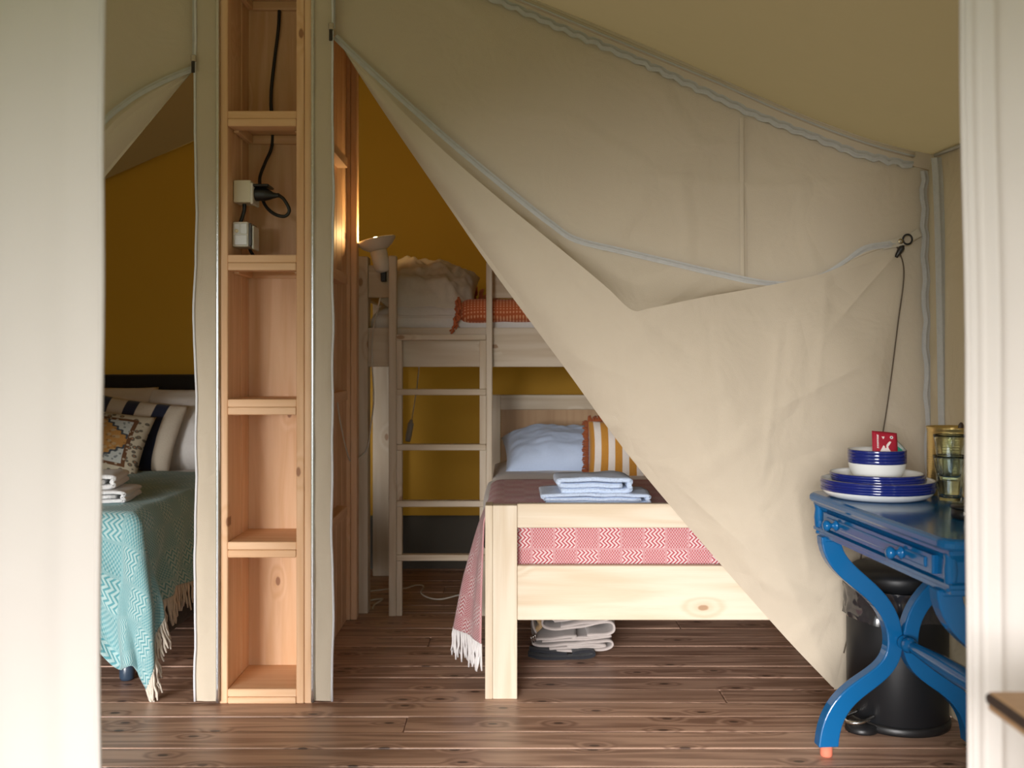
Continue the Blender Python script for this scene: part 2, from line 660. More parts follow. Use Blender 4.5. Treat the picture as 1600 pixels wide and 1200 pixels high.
FOLD = [PW(522, 55), PW(600, 176), PW(700, 322), PW(770, 423), PW(880, 572), PW(1000, 734), (PW(1200, 966)), PW(1303, 1076)]
fold_zx = sorted([(p.z, p.x) for p in FOLD])


def right_wall(u, v):
    ztop = 2.80
    z = .0 + ztop * v
    if z >= FOLD[0].z: l = XR
    elif z <= FOLD[-1].z: l = FOLD[-1].x + .02
    else: l = interp(fold_zx, z) + .012
    x = l + (1.462 - l) * u
    z2 = min(z, wall_top(x))
    e = min(1, 8 * u, 8 * (1 - u))
    w = .010 * nz(x * 1.3, z2 * 1.5, 2.2) + .006 * nz(x * 3.5, z2 * 3, 7.7)
    # shallow sag folds running from the hook and the upper corner
    zc = 1.826 + .02 * math.sin(x * 5)
    w -= .014 * math.exp(-abs(z2 - zc) / (.16 if z2 < zc else .022)) * sm((x - .15) / .5) * sm((1.44 - x) / .3)
    # pulls running from the hook towards the corner and along the lower wall
    w -= .010 * math.exp(-((z2 - 1.60 - .55 * (x - 1.30)) / .03) ** 2) * sm((x - 1.1) / .15) * sm((1.45 - x) / .05)
    return Vector((x, YW + e * w, z2))


kids(wi, grid('canvas', right_wall, 120, 150, CANVAS))


def left_wall(u, v):
    z = 2.80 * v
    A = PW(305, 105); s = 1.205
    if z >= A.z: rgt = XL
    else: rgt = XL - (A.z - z) / s - .012
    x = LEFT_X + (rgt - LEFT_X) * u
    if x > rgt: x = rgt
    z2 = min(z, wall_top(x))
    return Vector((min(x, rgt), YW + .008 * nz(x * 1.4, z2 * 1.4, 4.4), z2))


kids(wi, grid('canvas', left_wall, 60, 80, CANVAS))

# valance between wall zip and roof seam
kids(wi, grid('valance', lambda u, v: (lambda x: Vector((x, YW - .004 - .02 * math.sin(PI * v), wall_top(x) + (roof_z(x) + .045 - wall_top(x)) * v)))(RIDGE_X + (1.465 - RIDGE_X) * u), 80, 4, CANVAS))


def strip(name, xa, xb, wav, ztop):
    """narrow canvas strip beside the shelf tower; its free zip edge waves a little"""
    def f(u, v):
        z = .012 + (ztop - .012) * v
        k = .009 * nz(z * 2.6, wav, 0) + .004 * nz(z * 7, wav, 2)
        x = xa + (xb - xa + (k if z < 2.4 else 0)) * u
        return Vector((x, 3.522 + .010 * nz(x * 8, z * 3, wav) * math.sin(PI * min(1, u * 1.0)) + .004 * nz(x * 30, z * 12, wav), z))
    s = grid(name, f, 10, 90, CANVAS)
    pts = [f(1, i / 60) + Vector((0, -.003, 0)) for i in range(61)]
    kids(wi, s)
    t1 = tube('zip_tape', pts, .0045, COIL, None, 6, 1)
    kids(wi, t1)
    return s


strip('canvas_strip', -.690, -.622, 3.3, 2.76)
strip('canvas_strip', -1.021, -1.097, 8.1, 2.76)
for x in (-1.0195, -.6905):
    V, Fc = tube_geo([Vector((x, 3.517, .01 + i * .05)) for i in range(55)], .006, 10)
    r_ = mk('keder_rail', V, Fc, ALU, None, True)
    kids(wi, r_)


def tape(name, pts, w, mat, dy=-.004, wave=0.0, n=6):
    """flat zip tape following pts on a sheet"""
    pp = catmull(pts, n)
    V, Fc = [], []
    for i, p in enumerate(pp):
        t = (pp[min(i + 1, len(pp) - 1)] - pp[max(0, i - 1)]).normalized()
        s = Vector((-t.z, 0, t.x)).normalized()
        off = Vector((0, dy, 0)) + s * (wave * math.sin(i * 1.9) + wave * nz(i * .7, 3.3))
        for q, y in ((-.5, 0), (-.12, -.001), (-.08, -.004), (.08, -.004), (.12, -.001), (.5, 0)):
            V.append(p + s * (q * w) + off + Vector((0, y, 0)))
    for i in range(len(pp) - 1):
        for k in range(5):
            a = i * 6 + k
            Fc.append((a, a + 1, a + 7, a + 6))
    return mk(name, V, Fc, mat, None, True)


kids(wi, tape('zip_tape', [Vector((x, YW, wall_top(x))) for x in [-.6 + i * .1 for i in range(21)]], .028, TAPE, -.012, .005),
     tube('seam_piping', [Vector((x, YW - .018, roof_z(x) - .016)) for x in [-.6 + i * .1 for i in range(21)]], .011, CANVAS, None, 8, 4),
     tube('seam_piping', [Vector((x, YW - .030, roof_z(x) - .022)) for x in [-.6 + i * .1 for i in range(21)]], .0035, TAPE, None, 6, 4),
     tape('zip_tape', [P(1441, 268, YW), P(1443, 420, YW), P(1447, 640, YW), P(1452, 900, YW), P(1455, 1085, YW)], .026, TAPE, -.014, .004, 10),
     tape('zip_tape', [P(1459, 248, 3.46), P(1462, 290, 3.46), P(1466, 420, 3.46), P(1470, 650, 3.46), P(1474, 900, 3.46), P(1476, 1100, 3.46)], .036, TAPE, -.020, .0, 10),
     tape('zip_tape', [Vector((XR, YW, 2.345)), Vector((XR, YW, 2.70))], .022, TAPE, -.03),
     tape('zip_tape', [Vector((XL, YW, 2.235)), Vector((XL, YW, 2.70))], .022, TAPE, -.03),
     tape('seam_band', [P(1160, 185, YW), P(1160, 300, YW), P(1161, 440, YW)], .022, CANVAS, -.010),
     tube('eave_seam', [Vector((wall_x(y) - .006, y, roof_z(wall_x(y), y) - .012)) for y in (3.5, 3.1, 2.7, 2.3, 1.9, 1.6)], .006, TAPE, None, 6, 4))


def slider(p):
    s = box('zip_slider', p.x - .009, p.x + .009, p.y - .012, p.y - .002, p.z - .012, p.z + .014, STEEL, None, .003)
    q = box('zip_pull', p.x - .006, p.x + .006, p.y - .014, p.y - .010, p.z - .050, p.z - .010, DARKMETAL, None, .002)
    kids(wi, s)
    kids(s, q)


slider(Vector((XR, 3.515, 2.345)))
slider(Vector((XL, 3.515, 2.235)))

# ------------------------------------------------------------------ the opened door flap of the right bedroom, folded over and hooked up
CREASES = [((1365, 560), (1205, 640), .006), ((1213, 520), (1190, 730), .006), ((1010, 640), (1130, 610), .004), ((1190, 730), (1290, 700), -.005),
           ((1060, 760), (1180, 868), .005), ((1180, 870), (1330, 960), -.006), ((1240, 770), (1262, 900), .005), ((960, 470), (1080, 560), -.004),
           ((1290, 450), (1270, 620), .005), ((1100, 500), (1120, 700), -.004), ((900, 560), (1010, 600), .004), ((1400, 395), (1180, 470), .008), ((1400, 400), (1290, 520), .007)]


def crease(x, z):
    px, py = 800 + x * F / 3.52, 560 + (H - z) * F / 3.52
    t = 0.0
    for (x0, y0), (x1, y1), a in CREASES:
        dx, dy_ = x1 - x0, y1 - y0
        L2 = dx * dx + dy_ * dy_
        k = ((px - x0) * dx + (py - y0) * dy_) / L2
        if -.15 < k < 1.15:
            d = abs((px - x0) * dy_ - (py - y0) * dx) / math.sqrt(L2)
            if d < 40:
                t += a * math.exp(-d / 7.0) * sm((k + .15) / .3) * sm((1.15 - k) / .3)
    return t


def flap(name, label, Tp, Lp, Dp, C_t, dl, flip=1):
    T = catmull(Tp, 8)
    L = catmull(Lp, 8)
    D1 = catmull(Dp[0], 8)
    D2 = catmull(Dp[1], 8)

    def Dt(t):
        return path_at(D1, t / C_t) if t < C_t else path_at(D2, (t - C_t) / (1 - C_t))
    rt = root(name, label, 'tent flap', (Lp[len(Lp) // 2].x, YW - .05, .02))

    def f(u, v):
        a, b = path_at(L, u), Dt(u)
        p = a.lerp(b, v)
        bul = math.sin(PI * min(1, v * 1.0)) * math.sin(PI * u)
        lip = (1 - v) ** 4
        w = .014 * nz(p.x * 1.7, p.z * 1.7, 11.3) + .006 * nz(p.x * 5, p.z * 4, 2.1)
        w += .010 * abs(nz(p.x * 2.2 + p.z * 1.3, p.z * .7 - p.x * .9, 6.1))
        e = min(1, 5 * v + .3, 6 * (1 - v) + .15)
        w -= crease(p.x, p.z)
        return Vector((p.x, p.y - .028 * bul + w * e + .008 * lip, p.z))
    s = grid('folded_canvas', f, 220, 100, CANVAS)
    kids(rt, s)

    def g(u, v):
        a, b = path_at(T, u), f(u, 0)
        p = a.lerp(b, v)
        dep = math.sin(PI * v) * min(.05, (a - b).length * .28)
        roll = .006 * math.sin(PI * v)
        return Vector((p.x, p.y + .6 * dep * (1 - v) - roll, p.z - dep * .5))
    kids(rt, grid('folded_lip', g, 150, 8, CANVAS))
    return rt, T, f


hook = P(1398, 381, YW - .02)
A = P(524, 58, YW - .012)
Tp = [A, P(560, 93, 3.545), P(620, 148, 3.54), P(707, 225, 3.54), P(795, 298, 3.54), P(850, 341, 3.54), P(900, 375, 3.54), P(1000, 399, 3.54), P(1100, 423, 3.54),
      P(1195, 443, 3.54), P(1260, 441, 3.54), P(1310, 417, 3.54), P(1350, 389, 3.54), hook]
Lp = [A, P(553, 97, 3.535), P(620, 165, 3.510), P(690, 232, 3.49), P(760, 293, 3.475), P(830, 351, 3.46), P(900, 408, 3.445), P(950, 450, 3.43), P(988, 484, 3.42), P(1018, 481, 3.423),
      P(1100, 464, 3.44), P(1200, 446, 3.465), P(1290, 426, 3.50), P(1345, 401, 3.525), hook]
D1 = [A] + [p + Vector((0, -.012, 0)) for p in FOLD[1:]]
D2 = [D1[-1], P(1316, 1020, 3.545), P(1330, 958, 3.545), P(1341, 883, 3.545), P(1362, 760, 3.545), P(1383, 640, 3.545), P(1400, 510, 3.545), P(1410, 425, 3.545), hook]
fl, T, ff = flap('door_flap', 'beige canvas door flap folded over and hooked up beside the blue desk', Tp, Lp, (D1, D2), .64, .1)
kids(fl, tape('zip_tape', [p + Vector((0, -.003, 0)) for p in T[::6]] + [T[-1]], .022, TAPE, -.004, 0, 6),
     tube('hem_cord', [p + Vector((.004, -.004, 0)) for p in D2[1:]], .0022, plain('dark_brown_binding', (.10, .075, .05), .8), None, 6, 8))
# hanging bottom corner of the flap behind the fold
cp = [P(1303, 1077, 3.548), P(1334, 1076, 3.556), P(1338, 960, 3.556), P(1344, 880, 3.556), P(1325, 962, 3.548)]
kids(fl, mk('hem_corner', cp, [(0, 1, 2, 4), (4, 2, 3)], CANVAS))

# hook, webbing tab and ring
hk = root('flap_hook', 'webbing tab with eyelet, black ring and toggle holding up the folded flap', 'hook', tuple(P(1405, 378, YW - .02)))
WEB = plain('beige_webbing', (.52, .47, .38), .85, .5, 500)


def quadslab(name, c, wx, wz, ang, th, mat, parent):
    ca, sa = math.cos(ang), math.sin(ang)
    bm = bmesh.new()
    bmesh.ops.create_cube(bm, size=1)
    for v in bm.verts:
        x, z = v.co.x * wx, v.co.z * wz
        v.co = Vector((c[0] + x * ca - z * sa, c[1] + v.co.y * th, c[2] + x * sa + z * ca))
    return bm_mesh(name, bm, mat, parent)


c0 = P(1396, 380, YW - .025)
quadslab('webbing_tab', c0, .078, .030, .22, .003, WEB, hk)
c1 = P(1407, 377, YW - .029)
V, Fc = lathe_geo([(.004, 0), (.0085, 0), (.0095, .002), (.0085, .004), (.004, .004)], 16, c1, Matrix.Rotation(PI / 2, 3, 'X'))
mk('eyelet', V, Fc[:-2] if len(Fc) > 64 else Fc, plain('brass_eyelet', (.45, .38, .25), .3, Metallic=1.0), hk, True)
cr = P(1418, 374, YW - .028)
ring = [cr + Vector((.016 * math.cos(a), 0, .017 * math.sin(a))) for a in [2 * PI * i / 20 for i in range(21)]]
V, Fc = tube_geo(ring, .0033, 8)
mk('ring', V, Fc, BLACKP, hk, True)
quadslab('webbing_loop', P(1430, 367, YW - .022), .036, .028, .5, .004, WEB, hk)
tube('toggle', [P(1412, 384, YW - .03), P(1406, 392, YW - .03), P(1400, 402, YW - .028)], [.004, .006, .009, .010, .010, .009, .009, .009, .008, .008, .007, .006, .005], BLACKP, hk, 10, 6)

# the left bedroom's flap: same construction, only its upper end is in view
dy = -.012
A2 = P(303, 108, YW - .012)
D1 = [A2, P(235, 190, 3.548), P(163, 277, 3.548), P(60, 400, 3.548), P(-150, 653, 3.548), P(-420, 978, 3.548), P(-500, 1074, 3.548)]
hook2 = P(-560, 420, YW - .02)
D2 = [D1[-1], P(-530, 880, 3.545), P(-550, 640, 3.545), hook2]
Tp = [A2, P(270, 121, 3.54), P(225, 143, 3.535), P(190, 167, 3.53), P(163, 190, 3.53), P(90, 260, 3.53), P(-40, 350, 3.54), P(-200, 400, 3.54), P(-420, 440, 3.54), hook2]
Lp = [A2, P(272, 127, 3.53), P(225, 152, 3.51), P(190, 178, 3.50), P(163, 203, 3.495), P(90, 275, 3.49), P(-40, 380, 3.475), P(-150, 465, 3.47), P(-400, 450, 3.49), hook2]
fl2, T2, _ = flap('door_flap', 'beige canvas door flap folded back above the bed with the teal blanket', Tp, Lp, (D1, D2), .64, .1)
kids(fl2, tape('zip_tape', [p + Vector((0, -.003, 0)) for p in T2[::6]] + [T2[-1]], .022, TAPE, -.004, 0, 6))

# ------------------------------------------------------------------ entrance flaps right behind the camera-side doorway
def curtain(name, label, x_edge_top, x_edge_bot, x_out, y, seed, folds):
    def f(u, v):
        z = .02 + 2.15 * v
        e = x_edge_bot + (x_edge_top - x_edge_bot) * v + .006 * nz(z * 2, seed)
        x = e + (x_out - e) * u
        s = sum(a * math.exp(-((u - c) / w) ** 2) for c, w, a in folds)
        return Vector((x, y + s * (1 + .3 * nz(z * 1.2, seed + 2)) + .012 * nz(x * 3, z * 1.2, seed), min(z, roof_z(x, y) - .04)))
    r = root(name, label, 'tent flap', ((x_edge_bot + x_out) / 2, y, 0))
    kids(r, grid('canvas', f, 60, 60, FRONTC))
    hem = [f(0, i / 30) + Vector((0, 0, 0)) for i in range(31)]
    kids(r, tube('hem', hem, .006, FRONTC, None, 8, 1))
    return r


curtain('entrance_flap', 'cream canvas entrance flap hanging in front of the teal bed', -.703, -.718, -1.22, 1.75, 1.0, [(.45, .06, -.03), (.75, .1, .04), (.12, .05, .006)])
curtain('entrance_flap', 'cream canvas entrance flap hanging in front of the blue desk end', 0.772, .790, 1.30, 1.75, 9.0, [(.02, .02, -.015), (.09, .02, -.02), (.5, .1, .04)])

# ------------------------------------------------------------------ shelf tower between the doors
tw = root('shelf_tower', 'tall narrow wooden shelf tower standing between the two bedroom doors', 'shelf', (-.855, 3.66, 0))
LX, LY, LZ = LARCH['x'], LARCH['y'], LARCH['z']
box('stile', -1.016, -.988, 3.530, 3.575, 0, 2.74, LZ, tw)
box('stile', -.750, -.723, 3.530, 3.575, 0, 2.74, LZ, tw)
box('stile', -.7222, -.695, 3.532, 3.575, 0, 2.74, LZ, tw)
box('side_panel', -1.012, -.990, 3.575, 3.715, 0, 2.74, LZ, tw, .002)
box('side_panel', -1.012, -.988, 3.716, 3.835, 0, 2.74, LZ, tw, .002)
box('side_panel', -.748, -.728, 3.575, 3.835, 0, 2.74, LZ, tw, .002)
box('back_panel', -.990, -.765, 3.812, 3.832, 0, 2.74, LZ, tw, .002)
box('back_batten', -.7645, -.748, 3.795, 3.812, 0, 2.74, LZ, tw, .002)
for zt in (.050, .5616, 1.0576, 1.560, 2.061, 2.562):
    sh = box('shelf', -.9885, -.7495, 3.531, 3.812, zt - .027, zt, LX, tw, .0025)
    lo = .0 if zt < .1 else zt - .054
    box('lower_board', -.9875, -.7505, 3.528, 3.60, lo, zt - .0275, LX, sh, .0025)
    if zt > .1:
        for xa, xb in ((-.9875, -.968), (-.770, -.7485)):
            box('cleat', xa, xb, 3.60, 3.80, zt - .060, zt - .0275, LY, tw, .002)
        box('cleat', -.968, -.770, 3.792, 3.812, zt - .060, zt - .0275, LX, tw, .002)

# electrical fittings inside the tower
so = root('plug_socket', 'beige surface socket box with a black plug inside the shelf tower', 'socket', tuple(P(382, 316, 3.64)))
xw = -.988
b0 = P(369, 316, 3.60); b1 = P(394, 281, 3.60)
box('back_box', xw, xw + .062, 3.60, 3.69, b0.z, b1.z, BEIGEP, so, .004, 2)
box('socket_plate', xw + .060, xw + .070, 3.598, 3.692, b0.z - .006, b1.z - .010, WHITEP, so, .003)
pz = (b0.z + b1.z) / 2 - .006
tube('plug', [(xw + .066, 3.635, pz), (xw + .10, 3.635, pz), (xw + .13, 3.635, pz - .004), (xw + .155, 3.632, pz - .004)], [.024] * 7 + [.024, .022, .020, .018, .016, .013, .011, .010, .009, .008, .008, .008], BLACKP, so, 14, 6)
box('lid', xw + .060, xw + .125, 3.60, 3.685, pz + .023, pz + .032, BLACKP, so, .003)
cab = [(xw + .155, 3.632, pz - .004), P(444, 312, 3.62), P(452, 328, 3.62), P(445, 338, 3.625), P(428, 334, 3.64), P(414, 320, 3.67), P(408, 300, 3.70), P(406, 278, 3.74), P(414, 255, 3.77), P(424, 232, 3.79), P(426, 205, 3.795), P(424, 175, 3.80), P(424, 140, 3.80), P(430, 85, 3.80), P(436, 30, 3.80), P(437, -60, 3.80)]
pc = tube('power_cable', cab, .0062, CABLE_B, None, 8, 8)
tag(pc, 'black power cable looping from the plug up through the shelf tower', 'cable')
sw = root('switch_socket', 'white switched socket box with dark hinged lid inside the shelf tower', 'socket', tuple(P(378, 387, 3.62)))
b0 = P(359, 386, 3.60); b1 = P(383, 347, 3.60)
sx0, sx1 = xw, xw + .056
bb = box('back_box', sx0, sx1, 3.588, 3.675, b0.z, b1.z, WHITEP, sw, .005, 2)
box('front_tile', sx0 + .004, sx0 + .027, 3.585, 3.590, b0.z + .045, b1.z - .006, plain('pale_grey_plastic', (.66, .69, .72), .25), sw, .002)
box('front_tile', sx0 + .029, sx1 - .003, 3.585, 3.590, b0.z + .045, b1.z - .006, plain('pale_grey_plastic_2', (.66, .69, .72), .25), sw, .002)
box('front_tile', sx0 + .004, sx1 - .003, 3.585, 3.590, b0.z + .006, b0.z + .042, plain('pale_grey_plastic_3', (.68, .71, .74), .25), sw, .002)
lathe('button', [(.0001, .004), (.006, .004), (.007, 0)], plain('cream_button', (.7, .62, .42), .3), (sx0 + .016, 3.585, b0.z + .055), sw, 14, Matrix.Rotation(PI / 2, 3, 'X'))
box('hinged_lid', sx1, sx1 + .010, 3.592, 3.672, b0.z + .003, b1.z - .004, plain('smoked_lid', (.07, .07, .075), .2), sw, .004, 2)
box('lid_rim', sx1 + .0095, sx1 + .016, 3.60, 3.68, b0.z - .008, b1.z - .012, WHITEP, sw, .003)
cc = tube('link_cable', [P(381, 314, 3.645), P(382, 326, 3.645), P(379, 338, 3.645), P(375, 350, 3.645)], .007, CABLE_B, None, 8, 6)
tag(cc, 'short black cable between the two socket boxes in the shelf tower', 'cable')
cc = tube('lower_cable', [P(389, 383, 3.665), P(391, 391, 3.68), P(397, 401, 3.70)], .006, CABLE_B, None, 8, 6)
tag(cc, 'black cable end below the white switched socket box', 'cable')

# ------------------------------------------------------------------ wooden partition running back from the tower
pt = root('wall_partition', None, None); pt['kind'] = 'structure'
for i in range(6):
    y0 = 3.84 + i * .136
    box('plank', -.785, -.758, y0, y0 + .134, 0, 2.66, LARCH['z'], pt, .003)
    box('plank', -1.010, -.985, y0, y0 + .134, 0, 2.66, LARCH['z'], pt, .003)
box('stud', -.800, -.742, 4.655, 4.715, 0, 2.70, LARCH['z'], pt)
box('stud', -.741, -.712, 4.660, 4.720, 0, 2.70, LARCH['z'], pt)
box('stud', -1.010, -.952, 4.655, 4.715, 0, 2.70, LARCH['z'], pt)
for zt in (.55, 1.05, 1.55, 2.055):
    box('cleat', -.758, -.712, 4.02, 4.40, zt - .030, zt + .012, LARCH['y'], pt, .002)

# ------------------------------------------------------------------ bunk bed (upper level) and ladder
SX, SY, SZ = SPRUCE['x'], SPRUCE['y'], SPRUCE['z']
bk = root('bunk_bed', 'tall spruce bunk bed frame against the back of the bedroom', 'bed', (0, 5.2, 0))
for x0 in (-.738, 1.36):
    box('post', x0, x0 + .060, 4.775, 4.865, 0, 1.68, SZ, bk)
    box('post', x0 - .03, x0 + .065, 5.60, 5.66, 0, 1.68, SZ, bk)
box('side_rail', -.678, 1.36, 4.785, 4.825, 1.160, 1.345, SX, bk)
box('side_rail', -.67, 1.36, 5.615, 5.655, 1.160, 1.345, SX, bk)
box('guard_board', -.678, -.566, 4.790, 4.820, 1.487, 1.640, SX, bk)
box('guard_board', -.105, 1.36, 4.826, 4.856, 1.487, 1.640, SX, bk)
box('end_board', -.735, -.705, 4.866, 5.60, 1.16, 1.345, SY, bk)
box('end_board', -.735, -.705, 4.866, 5.60, 1.487, 1.64, SY, bk)
for i in range(9):
    box('slat', -.66 + i * .225, -.57 + i * .225, 4.83, 5.61, 1.215, 1.235, SY, bk)

ld = root('bunk_ladder', 'spruce ladder with five rungs leaning on the bunk bed', 'ladder', (-.34, 4.74, 0))
box('ladder_rail', -.574, -.538, 4.725, 4.770, 0, 1.678, SZ, ld)
box('ladder_rail', -.120, -.092, 4.725, 4.770, 0, 1.648, SZ, ld)
rz = [.286, .537, .800, 1.057, 1.313]
for i, z in enumerate(rz):
    box('rung', -.5375, -.1205, 4.722, 4.768, z - .028, z, SX, ld)
    zb = 0 if i == 0 else rz[i - 1]
    for xa, xb in ((-.5375, -.512), (-.151, -.1205)):
        box('spacer', xa, xb, 4.728, 4.768, zb + .0005, z - .0285, SZ, ld, .002)

# bunk mattress and bedding
def slab(name, x0, x1, y0, y1, z0, z1, mat, bul=.01, r=.04, parent=None, nseed=0.0, amp=.006, uvs=1.0):
    """soft rounded block with slightly uneven sides"""
    bm = bmesh.new()
    bmesh.ops.create_cube(bm, size=1.0)
    for v in bm.verts:
        v.co = Vector((x0 + (v.co.x + .5) * (x1 - x0), y0 + (v.co.y + .5) * (y1 - y0), z0 + (v.co.z + .5) * (z1 - z0)))
    bmesh.ops.bevel(bm, geom=list(bm.edges), offset=min(r, .48 * min(x1 - x0, y1 - y0, z1 - z0)), segments=4, affect='EDGES', profile=.5)
    bmesh.ops.triangulate(bm, faces=bm.faces)
    for _ in range(4):
        es = [e for e in bm.edges if e.calc_length() > max(.04, (x1 - x0) / 40)]
        if not es: break
        bmesh.ops.subdivide_edges(bm, edges=es, cuts=1)
        bmesh.ops.triangulate(bm, faces=[f for f in bm.faces if len(f.verts) > 4])
    c = Vector(((x0 + x1) / 2, (y0 + y1) / 2, (z0 + z1) / 2))
    bm.normal_update()
    for v in bm.verts:
        n = v.normal
        v.co += n * (amp * (nz(v.co.x * 6, v.co.y * 6, v.co.z * 9 + nseed) + .5 * nz(v.co.x * 17, v.co.y * 17, v.co.z * 20 + nseed)))
    bmesh.ops.recalc_face_normals(bm, faces=bm.faces)
    bm.verts.index_update()
    V = [x.co.copy() for x in bm.verts]
    Fc = [[y.index for y in x.verts] for x in bm.faces]
    bm.free()
    uv = [(v.x * uvs, (v.z + v.y) * uvs) for v in V]
    return mk(name, V, Fc, mat, parent, True, uv)


LINEN = cloth('white_linen', (.74, .72, .69), .05, 90, .35, .9, .7)
CREAM = cloth('cream_linen', (.66, .60, .50), .05, 90, .4, .9, .9)
BLUEL = cloth('pale_blue_linen', (.54, .65, .85), .04, 90, .35, .9, .6)
tag(slab('bunk_mattress', -.68, 1.34, 4.835, 5.60, 1.236, 1.415, LINEN, amp=.003), 'white sheeted mattress on the upper bunk', 'mattress')


def heap(name, label, cat, x0, x1, y0, y1, z0, hgt, mat, seed, rough_=.35, thickness=0):
    def f(u, v):
        e = max(0.0, min(1, 1 - abs(2 * u - 1) ** 3)) * max(0.0, min(1, 1 - abs(2 * v - 1) ** 3))
        x, y = x0 + (x1 - x0) * u, y0 + (y1 - y0) * v
        w = nz(x * 5, y * 5, seed) * .5 + abs(nz(x * 9 + y * 4, y * 7, seed + 3)) * .5
        return Vector((x + .02 * nz(y * 6, seed), y + .02 * nz(x * 6, seed + 1), z0 + hgt * (e ** .6) * (1 - rough_ + rough_ * (w + .5)) + (.012 * w if e > 0 else 0)))
    o = grid(name, f, 70, 50, mat)
    return tag(o, label, cat)


def pillow(name, w, h, t, mat, M, label=None, cat=None, wr_=.012, seed=0.0, n=36, parent=None, uvm=None, pinch=.06):
    V, UV, Fc = [], [], []
    for s in (1, -1):
        for j in range(n + 1):
            for i in range(n + 1):
                a, b = 2 * i / n - 1, 2 * j / n - 1
                e = max(0, (1 - abs(a) ** 2.6)) * max(0, (1 - abs(b) ** 2.6))
                k = 1 - pinch * (1 - a * a) - 0 * b
                k2 = 1 - pinch * (1 - b * b)
                x = a * w / 2 * k2
                y = b * h / 2 * k
                z = s * t / 2 * e ** .5
                z += s * wr_ * (nz(a * 2.5, b * 2.5, seed + s) + .6 * abs(nz(a * 5, b * 4, seed + 4))) * min(1, 4 * e)
                V.append(M @ Vector((x, y, z)))
                UV.append(uvm(a, b, w, h) if uvm else (a * w / 2, b * h / 2))
    m = (n + 1) ** 2
    for s in (0, 1):
        for j in range(n):
            for i in range(n):
                a = s * m + j * (n + 1) + i
                q = (a, a + 1, a + n + 2, a + n + 1)
                Fc.append(q if s == 0 else q[::-1])
    bm = bmesh.new()
    o = mk(name, V, Fc, mat, parent, True, UV)
    bm.from_mesh(o.data)
    bmesh.ops.remove_doubles(bm, verts=bm.verts, dist=.0004)
    bm.to_mesh(o.data)
    bm.free()
    return tag(o, label, cat)


def RM(loc, rx=0, ry=0, rz_=0):
    return Matrix.Translation(loc) @ Matrix.Rotation(rz_, 4, 'Z') @ Matrix.Rotation(ry, 4, 'Y') @ Matrix.Rotation(rx, 4, 'X')


pillow('pillow', .46, .46, .22, CREAM, RM((-.40, 5.06, 1.545), .50, .16, .05), 'crumpled cream pillow on the upper bunk', 'pillow', .035, 2.0, 44)
heap('duvet', 'crumpled white duvet at the head of the upper bunk', 'duvet', -.66, -.14, 4.845, 5.35, 1.405, .12, LINEN, 5.5, .7)

ORANGE = diamonds('orange_weave', (.52, .115, .035), (.80, .40, .20), 330.0)
ORANGEF = cloth('orange_yarn', (.50, .12, .035), .2, 200)
ob = slab('orange_blanket', -.262, .75, 4.80, 5.32, 1.368, 1.484, ORANGE, r=.06, amp=.008)
tag(ob, 'folded orange woven blanket with fringe on the upper bunk', 'blanket')


def fringe(name, pts, length, r, mat, parent, jit=.012, seed=1, out=Vector((0, 0, 0)), floor_z=.004, segs=4):
    rnd = random.Random(seed)
    V, Fc = [], []
    for p in pts:
        L = length * rnd.uniform(.8, 1.12)
        q = [Vector(p)]
        dx = Vector((rnd.uniform(-1, 1), rnd.uniform(-1, 1), 0)) * jit
        for i in range(1, segs + 1):
            k = i / segs
            v = Vector(p) + Vector((0, 0, -L * k)) + out * k + dx * k + Vector((rnd.uniform(-1, 1), rnd.uniform(-1, 1), 0)) * jit * .3
            v.z = max(v.z, floor_z)
            q.append(v)
        a, b = tube_geo(q, [r * (1, 1.15, .9, 1.1, .7)[min(i, 4)] for i in range(len(q))], 5)
        n0 = len(V)
        V += a
        Fc += [tuple(n0 + x for x in f) for f in b]
    o = mk(name, V, Fc, mat, parent, True)
    o['kind'] = 'stuff'
    return o


fp = [Vector((-.262 + .012 * random.random(), 4.795 + .008 * random.random(), 1.49 - .009 * i)) for i in range(14)]
fringe('fringe', fp, .055, .0065, ORANGEF, ob, .03, 3, Vector((-.012, -.01, 0)), 1.30)
fp = [Vector((-.25 + .016 * i, 5.20 + .01 * (i % 3), 1.505)) for i in range(12)]
fringe('fringe', fp, -.055, .006, ORANGEF, ob, .03, 4, Vector((.02, -.02, 0)), 1.2)

# clip lamp on the bunk's guard board, with its bulb lit
lp = root('clip_lamp', 'white clip-on lamp with a dish shade, switched on, at the bunk head', 'lamp', tuple(P(598, 424, 4.72)))
ax = (P(587, 378, 4.75) - P(598, 425, 4.75)).normalized()
RMAT = ax.to_track_quat('Z', 'Y').to_matrix()
LW = plain('lamp_white_metal', (.78, .74, .66), .4)
base_c = P(598, 421, 4.745)
lathe('lamp_body', [(.0001, -.014), (.022, -.012), (.034, 0), (.0375, .02), (.0380, .021), (.040, .085), (.037, .09), (.02, .092)], LW, base_c, lp, 28, RMAT)
shc = base_c + ax * .088
lathe('lamp_shade', [(.020, 0), (.045, .006), (.07, .022), (.090, .045), (.0935, .052), (.092, .053), (.088, .047), (.068, .026), (.044, .010), (.020, .004)], LW, shc, lp, 40, RMAT, True, False)
t = NT('glowing_bulb')
e = t.n('ShaderNodeEmission')
e.inputs['Color'].default_value = (1, .78, .42, 1)
e.inputs['Strength'].default_value = 22
t.t.links.new(e.outputs[0], t.out.inputs[0])
lathe('bulb', [(.0001, .068), (.010, .066), (.019, .058), (.023, .045), (.020, .030), (.012, .014), (.012, 0), (.0001, 0)], t.m, shc, lp, 20, RMAT)
box('clip', -.615, -.590, 4.755, 4.788, 1.56, 1.62, BLACKP, lp, .003)
ll = bpy.data.lights.new('bulb_light', 'POINT')
ll.energy = 2.4
ll.color = (1, .62, .25)
ll.shadow_soft_size = .02
